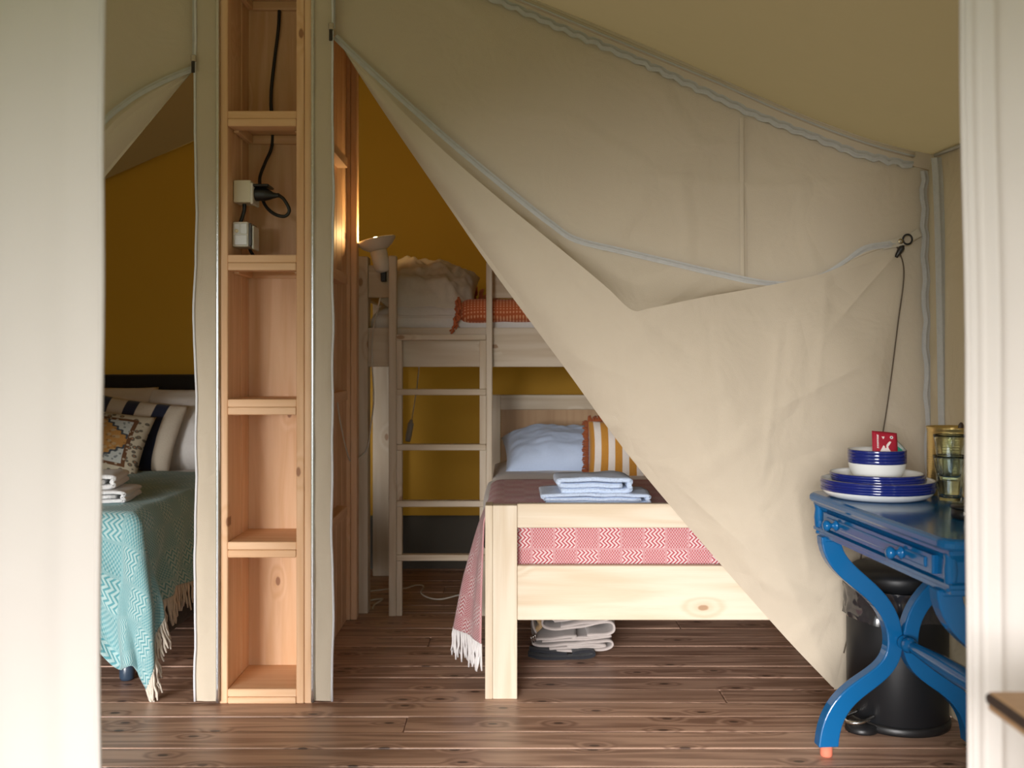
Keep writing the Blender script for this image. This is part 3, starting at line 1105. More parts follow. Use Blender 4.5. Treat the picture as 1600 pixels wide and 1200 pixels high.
lo_ = bpy.data.objects.new('bulb_light', ll)
COL.objects.link(lo_)
lo_.parent = lp
lo_.location = (shc + ax * .078) - org(lp)
cd = tube('lamp_cord', [P(594, 465, 4.765), P(590, 485, 4.76), P(583, 515, 4.75), P(581, 560, 4.75), P(584, 620, 4.755), P(580, 660, 4.76), P(574, 700, 4.765), P(560, 716, 4.755), P(551, 722, 4.73), P(546, 718, 4.64), P(538, 690, 4.5), P(530, 650, 4.35), P(526, 622, 4.25), P(519, 606, 4.2), P(510, 600, 4.18)], .0035, CABLE_W, None, 6, 8)
tag(cd, 'thin white cord hanging from the clip lamp down the bunk post', 'cord')
cd = root('cord_switch', 'dangling cord with an inline switch below the upper bunk', 'switch', tuple(P(638, 690, 5.5)))
tube('cord', [P(656, 560, 5.5), P(652, 600, 5.5), P(646, 640, 5.5), P(643, 658, 5.5)], .003, CABLE_W, cd, 6, 6)
tube('switch', [P(643, 656, 5.5), P(641, 668, 5.5), P(637, 690, 5.5)], [.009] * 3 + [.016] * 9 + [.012], plain('grey_switch', (.35, .33, .30), .4), cd, 10, 6, 1, .6)
cd = tube('floor_cord', [P(575, 924, 5.15), P(600, 921, 5.15), P(632, 919, 5.20), P(650, 914, 5.28), P(662, 916, 5.25), P(658, 926, 5.08), P(670, 934, 5.0), P(690, 936, 4.97), P(715, 930, 5.02), P(735, 925, 5.05)], .004, CABLE_W, None, 6, 8)
for v in cd.data.vertices: pass
tag(cd, 'white cord lying on the dark floor behind the ladder', 'cord')
cd = tube('floor_cord', [P(577, 938, 4.95), P(590, 936, 4.98), P(598, 936, 5.0), P(586, 944, 4.9), P(582, 950, 4.85)], .004, CABLE_W, None, 6, 8)
tag(cd, 'short white cord end on the floor beside the bunk post', 'cord')

# ------------------------------------------------------------------ lower bed
lb = root('single_bed', 'pale spruce bed with open footboard standing partly under the bunk', 'bed', (.40, 4.6, 0))
yf = 3.576
for s, x in ((0, -.0946), (1, 1.19)):
    box('post_board', x, x + .0265, yf, yf + .09, 0, .682, SZ, lb, .002)
    box('post', x + .027, x + .113, yf + .001, yf + .045, 0, .682, SZ, lb, .002)
box('top_rail', .0185, 1.216, yf + .005, yf + .037, .602, .687, SX, lb)
box('bottom_rail', .0185, 1.216, yf + .004, yf + .038, .277, .469, SX, lb)
box('side_rail', -.060, -.028, yf + .09, 5.56, .290, .46, SY, lb)
box('side_rail', 1.235, 1.267, yf + .09, 5.56, .290, .46, SY, lb)
for x in (-.115, 1.235):
    box('head_post', x, x + .052, 5.56, 5.60, 0, 1.0, SZ, lb)
    box('mid_leg', x + .02, x + .065, 4.5, 4.545, 0, .30, SZ, lb)
box('head_rail', -.062, 1.235, 5.555, 5.595, .920, 1.0, SX, lb)
box('head_panel', -.060, 1.233, 5.585, 5.597, .30, .922, PLY, lb, .001)
for i in range(9):
    box('slat', -.028, 1.235, 3.75 + i * .2, 3.84 + i * .2, .35, .368, SX, lb)
tag(slab('mattress', -.085, 1.265, 3.64, 5.55, .368, .615, LINEN, amp=.003), 'white sheeted mattress on the lower bed under the red blanket', 'mattress')

# white duvet edge that shows between blanket and pillow
def duvet(u, v):
    a = u * 1.66 - .30            # from hanging side to the right
    y = 3.75 + 1.65 * v
    if a < 0:
        r = -a
        x = -.088 - sm((4.69 - y) / .07) * sm((y - 3.92) / .3) * (.026 * min(1, r / .05) + .02 * r)
        z = .640 - max(0, r - .03) * .75 - .004
    else:
        x, z = -.088 + a, .640 + .012 * sm(a / .08)
    z += .006 * nz(x * 6, y * 5, 3.3)
    return Vector((x, y, z))


tag(grid('bed_sheet', duvet, 50, 50, LINEN, thick=.006), 'white sheet spread under the red blanket and hanging over the bed side', 'sheet')

RED = blanket('red_woven_throw', (.42, .040, .060), (.70, .54, .54), .080, 3.0, 300, .55)
WHITEY = cloth('white_yarn', (.74, .71, .70), .1, 300)
TOPZ = .662


def redb(u, v):
    y = 3.625 + .86 * v
    a = 1.25 - u * 1.815
    R = .05
    if a > -.05:
        x, z = a, TOPZ + .004 * nz(a * 5, y * 5, 2.2)
        if a < .02: z -= .0
    else:
        s = -.05 - a
        q = R * PI / 2
        if s < q:
            x, z = -.05 - R * math.sin(s / R), TOPZ - R * (1 - math.cos(s / R))
        else:
            s -= q
            g = .018 + .20 * sm((y - 3.63) / .20) * (1 - .45 * sm((y - 3.95) / .45))
            fold = .016 * math.sin((y - 3.62) * 34) * min(1, s / .25)
            x = -.05 - R - .9 * g * s ** .72 - fold * .8
            z = TOPZ - R - s * .985
    return Vector((x, y, z))


rb = root('red_blanket', 'red and white woven throw with tassels draped over the lower bed', 'blanket', (.3, 4.0, .16))
kids(rb, grid('throw', redb, 170, 60, RED, None, lambda u, v: (u * 1.815, v * .86), .005))
kids(rb, grid('foot_drop', lambda u, v: Vector((-.045 + 1.29 * u, 3.632 - .004 * math.sin(PI * v) + .003 * nz(u * 9, v * 4, 1.1), TOPZ - .002 - .235 * v)), 60, 16, RED, None,
               lambda u, v: (1.25 - (-.045 + 1.29 * u) + .02, -.235 * v - .02), .004))
fp = [redb(1, v / 90) for v in range(0, 90)]
o = fringe('tassels', fp[:26], .105, .0046, WHITEY, None, .010, 11)
kids(rb, o)
o = fringe('tassels', fp[26:], .10, .004, WHITEY, None, .010, 12)
kids(rb, o)

pillow('pillow', .56, .44, .25, BLUEL, RM((.235, 5.14, .715), .32, 0, .06), 'pale blue pillow lying on the lower bed', 'pillow', .016, 7.0, 40)
MUST = stripes('mustard_stripes', (.50, .225, .030), (.74, .68, .62), .068, .52)
RUST = cloth('rust_fringe_yarn', (.30, .075, .018), .2, 200)
cm = RM((.535, 4.80, .765), math.radians(66), 0, math.radians(-4))
cu = pillow('striped_cushion', .36, .30, .11, MUST, cm, 'mustard and white striped cushion with rust fringe on the lower bed', 'cushion', .006, 3.0, 30)


def edge_fringe(parent, M, w, h, mat, L=.022, seed=1, r=.0035):
    rnd = random.Random(seed)
    V, Fc = [], []
    per = []
    n = 84
    for i in range(n):
        k = -1 + 2 * i / n
        per += [((k * w / 2, h / 2), (0, 1)), ((-k * w / 2, -h / 2), (0, -1)), ((w / 2, k * h / 2), (1, 0)), ((-w / 2, -k * h / 2), (-1, 0))]
    for (x, y), (dx, dy_) in per:
        p = Vector((x * .96, y * .96, 0))
        q = p + Vector((dx * L + rnd.uniform(-.008, .008), dy_ * L + rnd.uniform(-.008, .008), rnd.uniform(-.012, .012)))
        a, b = tube_geo([M @ p, M @ p.lerp(q, .55), M @ q], [r, r * 1.3, r * .8], 5)
        n0 = len(V)
        V += a
        Fc += [tuple(n0 + t_ for t_ in f) for f in b]
    o = mk('fringe', V, Fc, mat, None, True)
    o['kind'] = 'stuff'
    kids(parent, o)


edge_fringe(cu, cm, .36, .30, RUST, .024, 5, .0042)


def folded(name, path, th, y0, y1, mat, n=6, ny=14, amp=.004, seed=0.0, parent=None, taper=.0):
    """cloth folded along a path in x-z and running from y0 to y1"""
    pp = catmull([Vector((x, 0, z)) for x, z in path], n)
    ring = []
    L = len(pp)
    nor = []
    for i, p in enumerate(pp):
        t = (pp[min(i + 1, L - 1)] - pp[max(i - 1, 0)]).normalized()
        nor.append(Vector((-t.z, 0, t.x)))
    up = [p + nr * th / 2 for p, nr in zip(pp, nor)]
    dn = [p - nr * th / 2 for p, nr in zip(pp, nor)]
    ring = up + dn[::-1]
    m = len(ring)
    V, Fc = [], []
    for j in range(ny + 1):
        k = j / ny
        y = y0 + (y1 - y0) * k
        e = math.sin(PI * k) ** .25 if 0 < k < 1 else .0
        cx = sum((p.x for p in ring), 0) / m
        for i, p in enumerate(ring):
            c = pp[i] if i < L else pp[2 * L - 1 - i]
            q = c.lerp(p, .72 + .28 * e)
            w = Vector((nz(q.x * 12, y * 9, seed), nz(q.z * 14, y * 9, seed + 2), nz(q.x * 12, y * 8, seed + 4))) * amp
            V.append(Vector((q.x, y, q.z)) + w)
    for j in range(ny):
        for i in range(m):
            a, b = j * m + i, j * m + (i + 1) % m
            Fc.append((a, b, b + m, a + m))
    for i in range(L - 1):
        Fc.append((i, i + 1, m - 2 - i, m - 1 - i)[::-1])
        z = ny * m
        Fc.append((z + i, z + i + 1, z + m - 2 - i, z + m - 1 - i))
    return mk(name, V, Fc, mat, parent, True)


TERRYB = cloth('pale_blue_terry', (.58, .69, .88), .06, 240, .8)
TERRYW = cloth('white_terry', (.72, .72, .72), .06, 240, .8)


def towel(name, label, x0, x1, y0, y1, z0, h, mat, seed, rz_=0.0, group=None):
    th = h / 3.1
    a, b = x0 + th * .7, x1 - th * .7
    z1, z2, z3 = z0 + th * .55, z0 + h * .5, z0 + h - th * .55
    path = [(a, z1), ((a + b) / 2, z1), (b, z1), (x1 - th * .45, (z1 + z3) / 2), (b, z3), ((a + b) / 2, z3 + .003), (a, z3), (x0 + th * .45, z2 + th * .2), (a + .01, z2), ((a + b) / 2, z2), (b - .02, z2)]
    o = folded(name, path, th, y0, y1, mat, 6, 14, .005, seed)
    if rz_:
        o.rotation_euler.z = rz_
    return tag(o, label, 'towel', group)


towel('towel', 'pale blue folded towel lying flat on the red blanket, lower of two', .115, .500, 3.70, 3.95, TOPZ + .002, .042, TERRYB, 1.0)
towel('towel', 'pale blue folded towel, upper of two on the red blanket', .165, .438, 3.72, 3.93, TOPZ + .043, .058, TERRYB, 4.0, .02)

# folded canvas under the bed
fc = root('folded_canvas', 'folded grey-beige canvas bundle with black strap under the lower bed', 'canvas bundle', (.24, 4.2, 0))
GREYC = cloth('greyed_canvas', (.43, .38, .355), .08, 50, .4, .9, .8)
zz = .022
p1 = [(.10, .030), (.20, .026), (.32, .030), (.385, .034), (.405, .050), (.385, .066), (.30, .060), (.20, .052), (.11, .050), (.085, .062), (.10, .076), (.18, .080), (.26, .088)]
folded('layer', p1, .008, 4.06, 4.42, GREYC, 6, 16, .008, 2.0, fc)
p2 = [(.30, .090), (.385, .092), (.412, .110), (.395, .140), (.30, .128), (.20, .112), (.14, .118), (.125, .140), (.15, .168), (.24, .178), (.34, .176), (.395, .178), (.40, .190), (.37, .198), (.25, .200), (.13, .192), (.09, .170), (.085, .130), (.10, .098)]
folded('layer', p2, .009, 4.08, 4.44, GREYC, 6, 16, .008, 5.0, fc)
p3 = [(.17, .138), (.25, .148), (.35, .152), (.38, .160), (.34, .165), (.24, .162), (.19, .154)]
folded('layer', p3, .010, 4.10, 4.42, GREYC, 6, 12, .006, 8.0, fc)
p5 = [(.15, .036), (.24, .039), (.33, .042), (.375, .050), (.33, .052), (.22, .044)]
folded('layer', p5, .006, 4.065, 4.40, GREYC, 6, 12, .005, 9.0, fc)
p6 = [(.20, .122), (.29, .136), (.37, .150), (.39, .166), (.30, .170), (.20, .168), (.165, .156), (.19, .146), (.27, .156)]
folded('layer', p6, .006, 4.075, 4.42, GREYC, 6, 12, .006, 12.0, fc)
p7 = [(.12, .064), (.21, .068), (.30, .074), (.37, .080), (.395, .086), (.33, .084), (.24, .078)]
folded('layer', p7, .006, 4.07, 4.40, GREYC, 6, 12, .005, 15.0, fc)
p4 = [(.10, .100), (.12, .122), (.105, .150)]
folded('lining', p4, .02, 4.09, 4.40, cloth('tan_lining', (.36, .24, .12), .1, 60), 6, 8, .006, 3.0, fc)
NAVY = cloth('black_strap', (.012, .013, .018), .1, 200)
folded('strap', [(.065, .020), (.12, .009), (.20, .008), (.29, .010), (.325, .020), (.32, .034), (.28, .034), (.24, .026)], .012, 4.03, 4.09, NAVY, 6, 5, .003, 1.0, fc)
folded('strap', [(.070, .034), (.10, .030), (.15, .026), (.22, .018)], .012, 4.05, 4.11, NAVY, 6, 5, .003, 4.0, fc)
for i in range(3):
    tube('eyelet_pin', [(.078 + .008 * i, 4.055, .062 + .004 * i), (.076 + .008 * i, 4.052, .092 + .004 * i)], .0035, STEEL, fc, 6, 3)

# ------------------------------------------------------------------ the left bed
db = root('double_bed', 'low bed with black headboard under the teal blanket', 'bed', (-2.1, 4.6, 0))
DARKF = cloth('black_upholstery', (.014, .012, .011), .1, 120)
XC, YC, ZT = -1.395, 3.70, .640
hb = slab('headboard', -2.95, -1.28, 5.56, 5.64, .10, 1.112, DARKF, r=.02, amp=.001)
bs = slab('bed_base', -2.93, -1.36, 3.76, 5.555, .10, .34, DARKF, r=.02, amp=.001)
kids(db, hb, bs)
for x in (-1.44, -2.85):
    for y in (3.80, 5.45):
        lg = lathe('leg', [(.024, 0), (.027, .01), (.030, .10)], plain('dark_blue_leg', (.03, .05, .08), .3), (x, y, 0), None, 20)
        kids(db, lg)
tag(slab('mattress', -2.92, XC - .015, 3.73, 5.55, .341, ZT - .012, LINEN, amp=.003), 'thick mattress hidden under the teal blanket', 'mattress')
TEAL = blanket('teal_woven_throw', (.085, .285, .32), (.37, .52, .52), .105, 3.0, 230, .75)
AM, BM_ = .375, .470


def tealb(a, b):
    ex, ey = max(a, 0), max(b, 0)
    r = math.hypot(ex, ey)
    x, y = XC + min(a, 0), YC - min(b, 0)
    z = ZT + .006 * nz(a * 5, b * 5, 2.0)
    if r <= 0:
        return Vector((x, y, z))
    dx, dy_ = ex / r, -ey / r
    R = .05
    q = R * PI / 2
    if r < q:
        hor, dn = R * math.sin(r / R), R * (1 - math.cos(r / R))
    else:
        s = r - q
        fold = .020 * math.sin((b - a) * 22 + 1.0) * min(1, s / .2)
        hor, dn = R + s * .10 + fold, R + s * .99
    if ex > 0 and ey > 0:
        hor += .085 * math.sin(2 * math.atan2(ey, ex)) * min(1, r / .35)
    if ey > 0:
        dn += .115 * (ey / BM_) * sm((a + .12) / .12) * (1 - .75 * sm(ex / .25))
    return Vector((x + dx * hor, y + dy_ * hor, max(.012, z - dn)))


tb = root('teal_blanket', 'teal and white woven throw with cream tassels draped over the left bed', 'blanket', (-1.8, 4.2, .03))
kids(tb, grid('throw', lambda u, v: tealb(-1.35 + (1.35 + AM) * u, -1.32 + (1.32 + BM_) * v), 130, 130, TEAL, None, lambda u, v: (-1.35 + (1.35 + AM) * u, -1.32 + (1.32 + BM_) * v), .006))
CREAMY = cloth('cream_yarn', (.62, .55, .46), .1, 300)
fp = [tealb(AM, -1.30 + (1.30 + BM_) * i / 170) for i in range(171)]
kids(tb, fringe('tassels', fp[:122], .10, .0042, CREAMY, None, .012, 21, Vector((.006, 0, 0))))
kids(tb, fringe('tassels', fp[122:], .10, .0042, CREAMY, None, .014, 22, Vector((.018, 0, 0))))

pillow('pillow', .72, .50, .22, LINEN, RM((-1.60, 5.36, .815), math.radians(62), 0, 0), 'white pillow against the black headboard of the left bed', 'pillow', .02, 9.0, 36)
pillow('pillow', .72, .50, .22, CREAM, RM((-2.26, 5.35, .825), math.radians(62), 0, .04), 'cream pillow against the black headboard behind the cushions', 'pillow', .02, 14.0, 36)
NAVYS = stripes('navy_stripes', (.010, .016, .045), (.60, .53, .42), .155, .42)
M1 = RM((-1.935, 5.16, .815), math.radians(66), 0, math.radians(0))
pillow('striped_cushion', .50, .38, .12, NAVYS, M1 @ Matrix.Rotation(math.radians(-8), 4, 'Z'), 'cream cushion with navy stripes on the left bed', 'cushion', .008, 4.0, 30, uvm=lambda a, b, w, h: (a * w / 2 - .0525, b * h / 2))
M2 = RM((-2.02, 4.98, .79), math.radians(62), 0, math.radians(4))
pillow('patterned_cushion', .46, .34, .13, kilim('rug_pattern'), M2 @ Matrix.Rotation(math.radians(-9), 4, 'Z'), 'cream cushion with an orange medallion rug pattern on the left bed', 'cushion', .006, 6.0, 30, uvm=lambda a, b, w, h: (a, b))
towel('towel', 'white folded towel on the teal blanket, lower of two', -1.95, -1.500, 3.86, 4.10, ZT + .004, .048, TERRYW, 2.0, .10)
towel('towel', 'white folded towel on the teal blanket, upper of two', -1.96, -1.555, 3.90, 4.12, ZT + .053, .058, TERRYW, 6.0, .14)

# ------------------------------------------------------------------ blue desk
BLUE = plain('blue_gloss_paint', (.005, .105, .285), .15, .05, 26, .04, Specular_IOR_Level=.38)
dk = root('blue_desk', 'glossy blue painted desk with crossed curved legs and a drawer', 'desk', (.977, 2.283, 0), None, math.radians(94.5), True)
LT, DT, ZTOP = .87, .53, .790


def rrect(x0, x1, y0, y1, r, n=6):
    pts = []
    for cx, cy, a0 in ((x1 - r, y1 - r, 0), (x0 + r, y1 - r, 90), (x0 + r, y0 + r, 180), (x1 - r, y0 + r, 270)):
        for i in range(n + 1):
            a = math.radians(a0 + 90 * i / n)
            pts.append((cx + r * math.cos(a), cy + r * math.sin(a)))
    return pts


def stack(name, x0, x1, y0, y1, prof, r, mat, parent, n=6, smooth=False):
    """rounded rectangular block with a moulded edge: prof is (inset, z) from bottom to top"""
    V, Fc = [], []
    m = 4 * (n + 1)
    for ins, z in prof:
        for x, y in rrect(x0 + ins, x1 - ins, y0 + ins, y1 - ins, max(.001, r - ins * .5), n):
            V.append(Vector((x, y, z)))
    for j in range(len(prof) - 1):
        for i in range(m):
            a, b = j * m + i, j * m + (i + 1) % m
            Fc.append((a, b, b + m, a + m))
    Fc.append(tuple(range(m))[::-1])
    Fc.append(tuple(range((len(prof) - 1) * m, len(prof) * m)))
    return mk(name, V, Fc, mat, parent, smooth)


stack('top', 0, LT, -DT, 0, [(.012, .762), (.004, .764), (.000, .770), (.000, .780), (.003, .786), (.010, .790)], .045, BLUE, dk)
stack('apron', .018, LT - .018, -DT + .018, -.018, [(.016, .660), (.006, .662), (.006, .672), (.000, .676), (.000, .684), (.012, .688), (.014, .735), (.004, .748), (.000, .752), (.000, .762)], .006, BLUE, dk, 2)
dr = stack('drawer_front', .10, LT - .10, -.10, -.018, [(.0, .694), (.0, .738)], .004, BLUE, dk, 2)
box('drawer_panel', .13, LT - .13, -.030, -.0135, .703, .729, BLUE, dr, .004, 2)
for x in (.04, LT - .04):
    for y in (-.030, -DT + .030):
        lathe('pilaster', [(.006, .664), (.012, .668), (.009, .675), (.014, .690), (.016, .715), (.013, .740), (.015, .748), (.015, .753)], BLUE, (x, y, 0), dk, 20)
for x in (.25, .66):
    lathe('knob', [(.016, 0), (.017, .003), (.012, .007), (.007, .010), (.007, .016), (.013, .021), (.0165, .028), (.014, .036), (.006, .040), (.0001, .0405)], BLUE, (x, -.0135, .716), dr, 20, Matrix.Rotation(-PI / 2, 3, 'X'))


def bez(p, t):
    a, b, c, d = p
    return a * (1 - t) ** 3 + b * 3 * t * (1 - t) ** 2 + c * 3 * t * t * (1 - t) + d * t ** 3


def xleg(name, xc, side):
    """one C-shaped half of a crossed leg, in the local y-z plane"""
    yo = -.042 if side < 0 else -DT + .042
    ym = -DT / 2 + .024 * (1 if side < 0 else -1)
    def Y(k): return yo + (ym - yo) * k
    v2 = lambda y, z: Vector((y, z))
    up = [v2(Y(0), .664), v2(Y(0), .53), v2(Y(.98), .52), v2(Y(1), .345)]
    dn = [v2(Y(1), .345), v2(Y(1), .20), v2(Y(.02), .24), v2(Y(-.04), .032)]
    cl = [bez(up, i / 20) for i in range(20)] + [bez(dn, i / 22) for i in range(23)]
    V, Fc = [], []
    n = len(cl)
    for i, p in enumerate(cl):
        t = (cl[min(i + 1, n - 1)] - cl[max(i - 1, 0)]).normalized()
        s = Vector((-t.y, t.x))
        if i == 0 or i == n - 1: s = Vector((1, 0))
        if i == 0: s = Vector((1, 0))
        k = i / (n - 1)
        w = .031 - .007 * math.sin(PI * k)
        if s.dot(Vector((1, 0))) < 0: s = -s
        for sx_, wy in ((-.021, -1), (.021, -1), (.021, 1), (-.021, 1)):
            ww = w * wy
            V.append(Vector((xc + sx_, p.x + s.x * ww, p.y + s.y * ww)))
    for i in range(n - 1):
        for k in range(4):
            a, b = i * 4 + k, i * 4 + (k + 1) % 4
            Fc.append((a, b, b + 4, a + 4))
    Fc += [(3, 2, 1, 0), tuple((n - 1) * 4 + q for q in range(4))]
    o = mk(name, V, Fc, BLUE, dk)
    bv = o.modifiers.new('soft_edges', 'BEVEL')
    bv.width = .004
    bv.segments = 2
    bv.limit_method = 'ANGLE'
    bv.angle_limit = math.radians(50)
    cap = lathe('foot_cap', [(.017, 0), (.0185, .004), (.0185, .034)], plain('coral_felt', (.70, .20, .12), .8), (xc, Y(-.04), 0), o, 20)
    cap['label'] = 'coral coloured foot cap'
    return o


for xc in (.085, .785):
    xleg('leg', xc, -1)
    xleg('leg', xc, 1)
    box('leg_block', xc - .024, xc + .024, -.085, -.022, .648, .662, BLUE, dk, .004)
    box('leg_block', xc - .024, xc + .024, -DT + .022, -DT + .085, .648, .662, BLUE, dk, .004)
prof = [(.010, 0), (.022, .004), (.022, .012), (.014, .018), (.020, .026), (.024, .040), (.020, .056), (.015, .062), (.017, .070), (.020, .12), (.026, .22), (.029, .33)]
prof = prof + [(r, .66 - z) for r, z in prof[-2::-1]]
lathe('stretcher', prof, BLUE, (.105, -DT / 2, .345), dk, 24, Matrix.Rotation(PI / 2, 3, 'Y'))

# ------------------------------------------------------------------ crockery on the desk
ENW = plain('white_enamel', (.78, .80, .80), .14, Specular_IOR_Level=.6)
ENB = plain('blue_enamel', (.006, .016, .16), .10, Specular_IOR_Level=.7)


def dish(name, label, c, R, rb_, hgt, rimh, group, seg=56):
    """enamel plate or bowl: foot, curved wall, rolled dark blue rim"""
    n = 8
    wall = [(rb_ + (R * .985 - rb_) * math.sin(i / n * PI / 2) ** (1.0), hgt * (1 - math.cos(i / n * PI / 2)) * .999) for i in range(n + 1)]
    inner = [(r - .002, z + .0025) for r, z in wall[::-1]]
    o = lathe(name, [(.0001, .0), (rb_ * .97, 0)] + wall + inner + [(.0001, .0030)], ENW, c, None, seg)
    tag(o, label, 'bowl' if 'bowl' in name else 'plate', group)
    rm = lathe('rim', [(R * .972, hgt - rimh), (R * .990, hgt - rimh), (R * 1.0, hgt - rimh * .5), (R * 1.0, hgt), (R * .992, hgt + .002), (R * .975, hgt + .0015), (R * .968, hgt - rimh * .6)], ENB, c, o, seg, None, True, False)
    rm['label'] = 'dark blue enamel rim'
    return o


pcx, pcy = 1.078, 3.00
names = ['bottom', 'second from the bottom', 'third from the bottom', 'topmost']
for i in range(4):
    dish('dinner_plate', 'large white enamel plate with blue rim, %s of the large plates' % names[i], (pcx + .002 * (i % 2), pcy, ZTOP + .0005 + .0075 * i), .162, .118, .030, .0076, 'large enamel plates on the blue desk')
sp = ['lowest', 'middle', 'topmost']
for i in range(3):
    dish('side_plate', 'small white enamel plate with blue rim, %s of the small plates' % sp[i], (pcx + .004 - .003 * i, pcy, ZTOP + .0262 + .0075 * i), .134 - .001 * (i == 2), .085, .031, .0074, 'small enamel plates on the blue desk')
for i in range(4):
    dish('bowl', 'white enamel bowl with blue rim, %s of the stacked bowls' % names[i], (pcx, pcy, ZTOP + .0445 + .0095 * i), .083, .040, .067, .0088, 'enamel bowls on the blue desk')

# tea sachets in the top bowl
def sachet(name, label, c, w, h, M, mat):
    o = root(name, label, 'tea bag', c)
    bm = bmesh.new()
    bmesh.ops.create_grid(bm, x_segments=10, y_segments=10, size=.5)
    for v in bm.verts:
        e = (1 - (2 * v.co.x) ** 4) * (1 - (2 * v.co.y) ** 4)
        v.co = Vector(c) + M @ Vector((v.co.x * w, v.co.y * h, .004 * e))
    g = bmesh.ops.duplicate(bm, geom=list(bm.faces))
    p = bm_mesh('packet', bm, mat, o, True)
    md = p.modifiers.new('thickness', 'SOLIDIFY')
    md.thickness = .003
    return o


sc_ = P(1382, 693, 2.985)
MS = Matrix.Rotation(math.radians(72), 3, 'X') @ Matrix.Rotation(math.radians(-6), 3, 'Z')
MS = Matrix.Rotation(math.radians(4), 3, 'Z') @ MS
SREDM = plain('red_paper', (.66, .035, .075), .45)
INK = plain('white_print', (.80, .72, .72), .5)
ts = sachet('tea_sachet', 'red tea sachet with white print standing in the top bowl', tuple(sc_), .074, .068, MS, SREDM)


def mark(name, pts, mat, parent, M, c, lift=.0085):
    V = [Vector(c) + M @ Vector((x, y, lift)) for x, y in pts]
    return mk(name, V, [tuple(range(len(V)))], mat, parent)


rnd = random.Random(4)
for i in range(8):
    y = -.018 + i * .0052
    mark('print', [(-.026, y), (-.0205, y), (-.0205, y + .0018 + .002 * rnd.random()), (-.026, y + .004)], INK, ts, MS, sc_)
body = [(-.019, -.029), (.014, -.029), (.015, -.024), (.010, -.018), (.007, -.011), (.012, -.004), (.017, .004), (.013, .006), (.007, .001), (.002, -.007), (.002, -.015), (-.002, -.016), (-.003, -.010), (-.007, -.008), (-.010, -.014), (-.014, -.021)]
mark('print', body, INK, ts, MS, sc_)
mark('print', [(-.012, .018), (-.003, .019), (-.004, .015), (-.007, .010), (-.009, .014)], INK, ts, MS, sc_)
mark('print', [(.018 + .005 * math.cos(a), .018 + .0048 * math.sin(a)) for a in [2 * PI * i / 12 for i in range(12)]], INK, ts, MS, sc_)
mark('print', [(.018 + .0022 * math.cos(a), .018 + .0022 * math.sin(a)) for a in [2 * PI * i / 10 for i in range(10)]], plain('navy_print', (.02, .03, .08), .5), ts, MS, sc_, .0090)
s2 = P(1397, 702, 3.01)
M2 = Matrix.Rotation(math.radians(68), 3, 'X') @ Matrix.Rotation(math.radians(38), 3, 'Z')
ts2 = sachet('tea_sachet', 'green and white tea sachet leaning behind the red one', tuple(s2), .050, .046, M2, plain('white_paper', (.70, .76, .74), .4))
mark('print', [(-.018, -.018), (.014, -.018), (.010, .006), (-.018, .010)], plain('green_print', (.01, .26, .17), .5), ts2, M2, s2)

# tin can with a handle sticking out
GOLD = plain('gold_tin', (.58, .43, .17), .28, .1, 30, .05, Metallic=.85)
cc_ = Vector((1.322, 3.055, ZTOP))
rc, hc = .071, .205
prof = [(.0001, .002), (rc * .96, .002), (rc, 0), (rc * 1.01, .004), (rc * .985, .008)]
z = .014
while z < hc - .016:
    prof += [(rc * .985, z), (rc * .955, z + .0035)]
    z += .007
prof += [(rc * .985, hc - .010), (rc * 1.01, hc - .004), (rc * 1.01, hc), (rc * .98, hc), (rc * .965, hc - .01), (rc * .955, .006), (.0001, .006)]
tag(lathe('tin_can', prof, GOLD, cc_, None, 56), 'ribbed gold tin can standing behind the drinking glasses', 'can')
hdl = tube('spoon_handle', [P(1497, 770, 3.05), P(1499, 720, 3.05), P(1501, 675, 3.05), P(1502, 660, 3.05)], [.006] * 10 + [.007, .008, .009, .009, .009, .0085, .008, .006, .003], plain('dark_wood_handle', (.055, .035, .025), .5), None, 10, 6, 1.0, .5)
tag(hdl, 'dark brown utensil handle sticking out of the gold tin', 'utensil')

# stacked tumblers
t = NT('pale_blue_glass')
t.princ((.90, .97, 1.0), .03, None, Transmission_Weight=1.0, IOR=1.28)
GLASS = t.m


def tumbler(label, c, hgt, rt, rbm):
    V, Fc = [], []
    seg = 60
    prof = []
    n = 14
    outer = [(rbm + (rt - rbm) * (i / n) ** 1.25, hgt * i / n) for i in range(n + 1)]
    inner = [(rbm - .004 + (rt - .0015 - rbm + .004) * (i / n) ** 1.25, .010 + (hgt - .010) * i / n) for i in range(n + 1)][::-1]
    prof = [(.0001, .003), (rbm * .8, .003), (rbm * .94, 0)] + outer + inner + [(.0001, .010)]
    no = 3 + len(outer)
    for j, (r, z) in enumerate(prof):
        for k in range(seg):
            a = 2 * PI * k / seg
            rr = r
            if 3 <= j < no and z < hgt * .86:
                rr = r * (1 + .045 * abs(math.sin(a * 5)) * min(1, (hgt * .86 - z) / .02) - .02)
            V.append(Vector(c) + Vector((rr * math.cos(a), rr * math.sin(a), z)))
    for i in range(len(prof) - 1):
        for k in range(seg):
            a, b = i * seg + k, i * seg + (k + 1) % seg
            Fc.append((a, b, b + seg, a + seg))
    o = mk('drinking_glass', V, Fc, GLASS, None, True)
    return tag(o, label, 'glass', 'stacked tumblers on the blue desk')


gc = Vector((1.262, 2.925, ZTOP + .0005))
tumbler('fluted drinking glass on the blue desk, lower of the stacked pair', gc, .130, .0462, .031)
tumbler('fluted drinking glass, stacked inside the lower glass on the desk', gc + Vector((0, 0, .060)), .130, .0462, .0300)

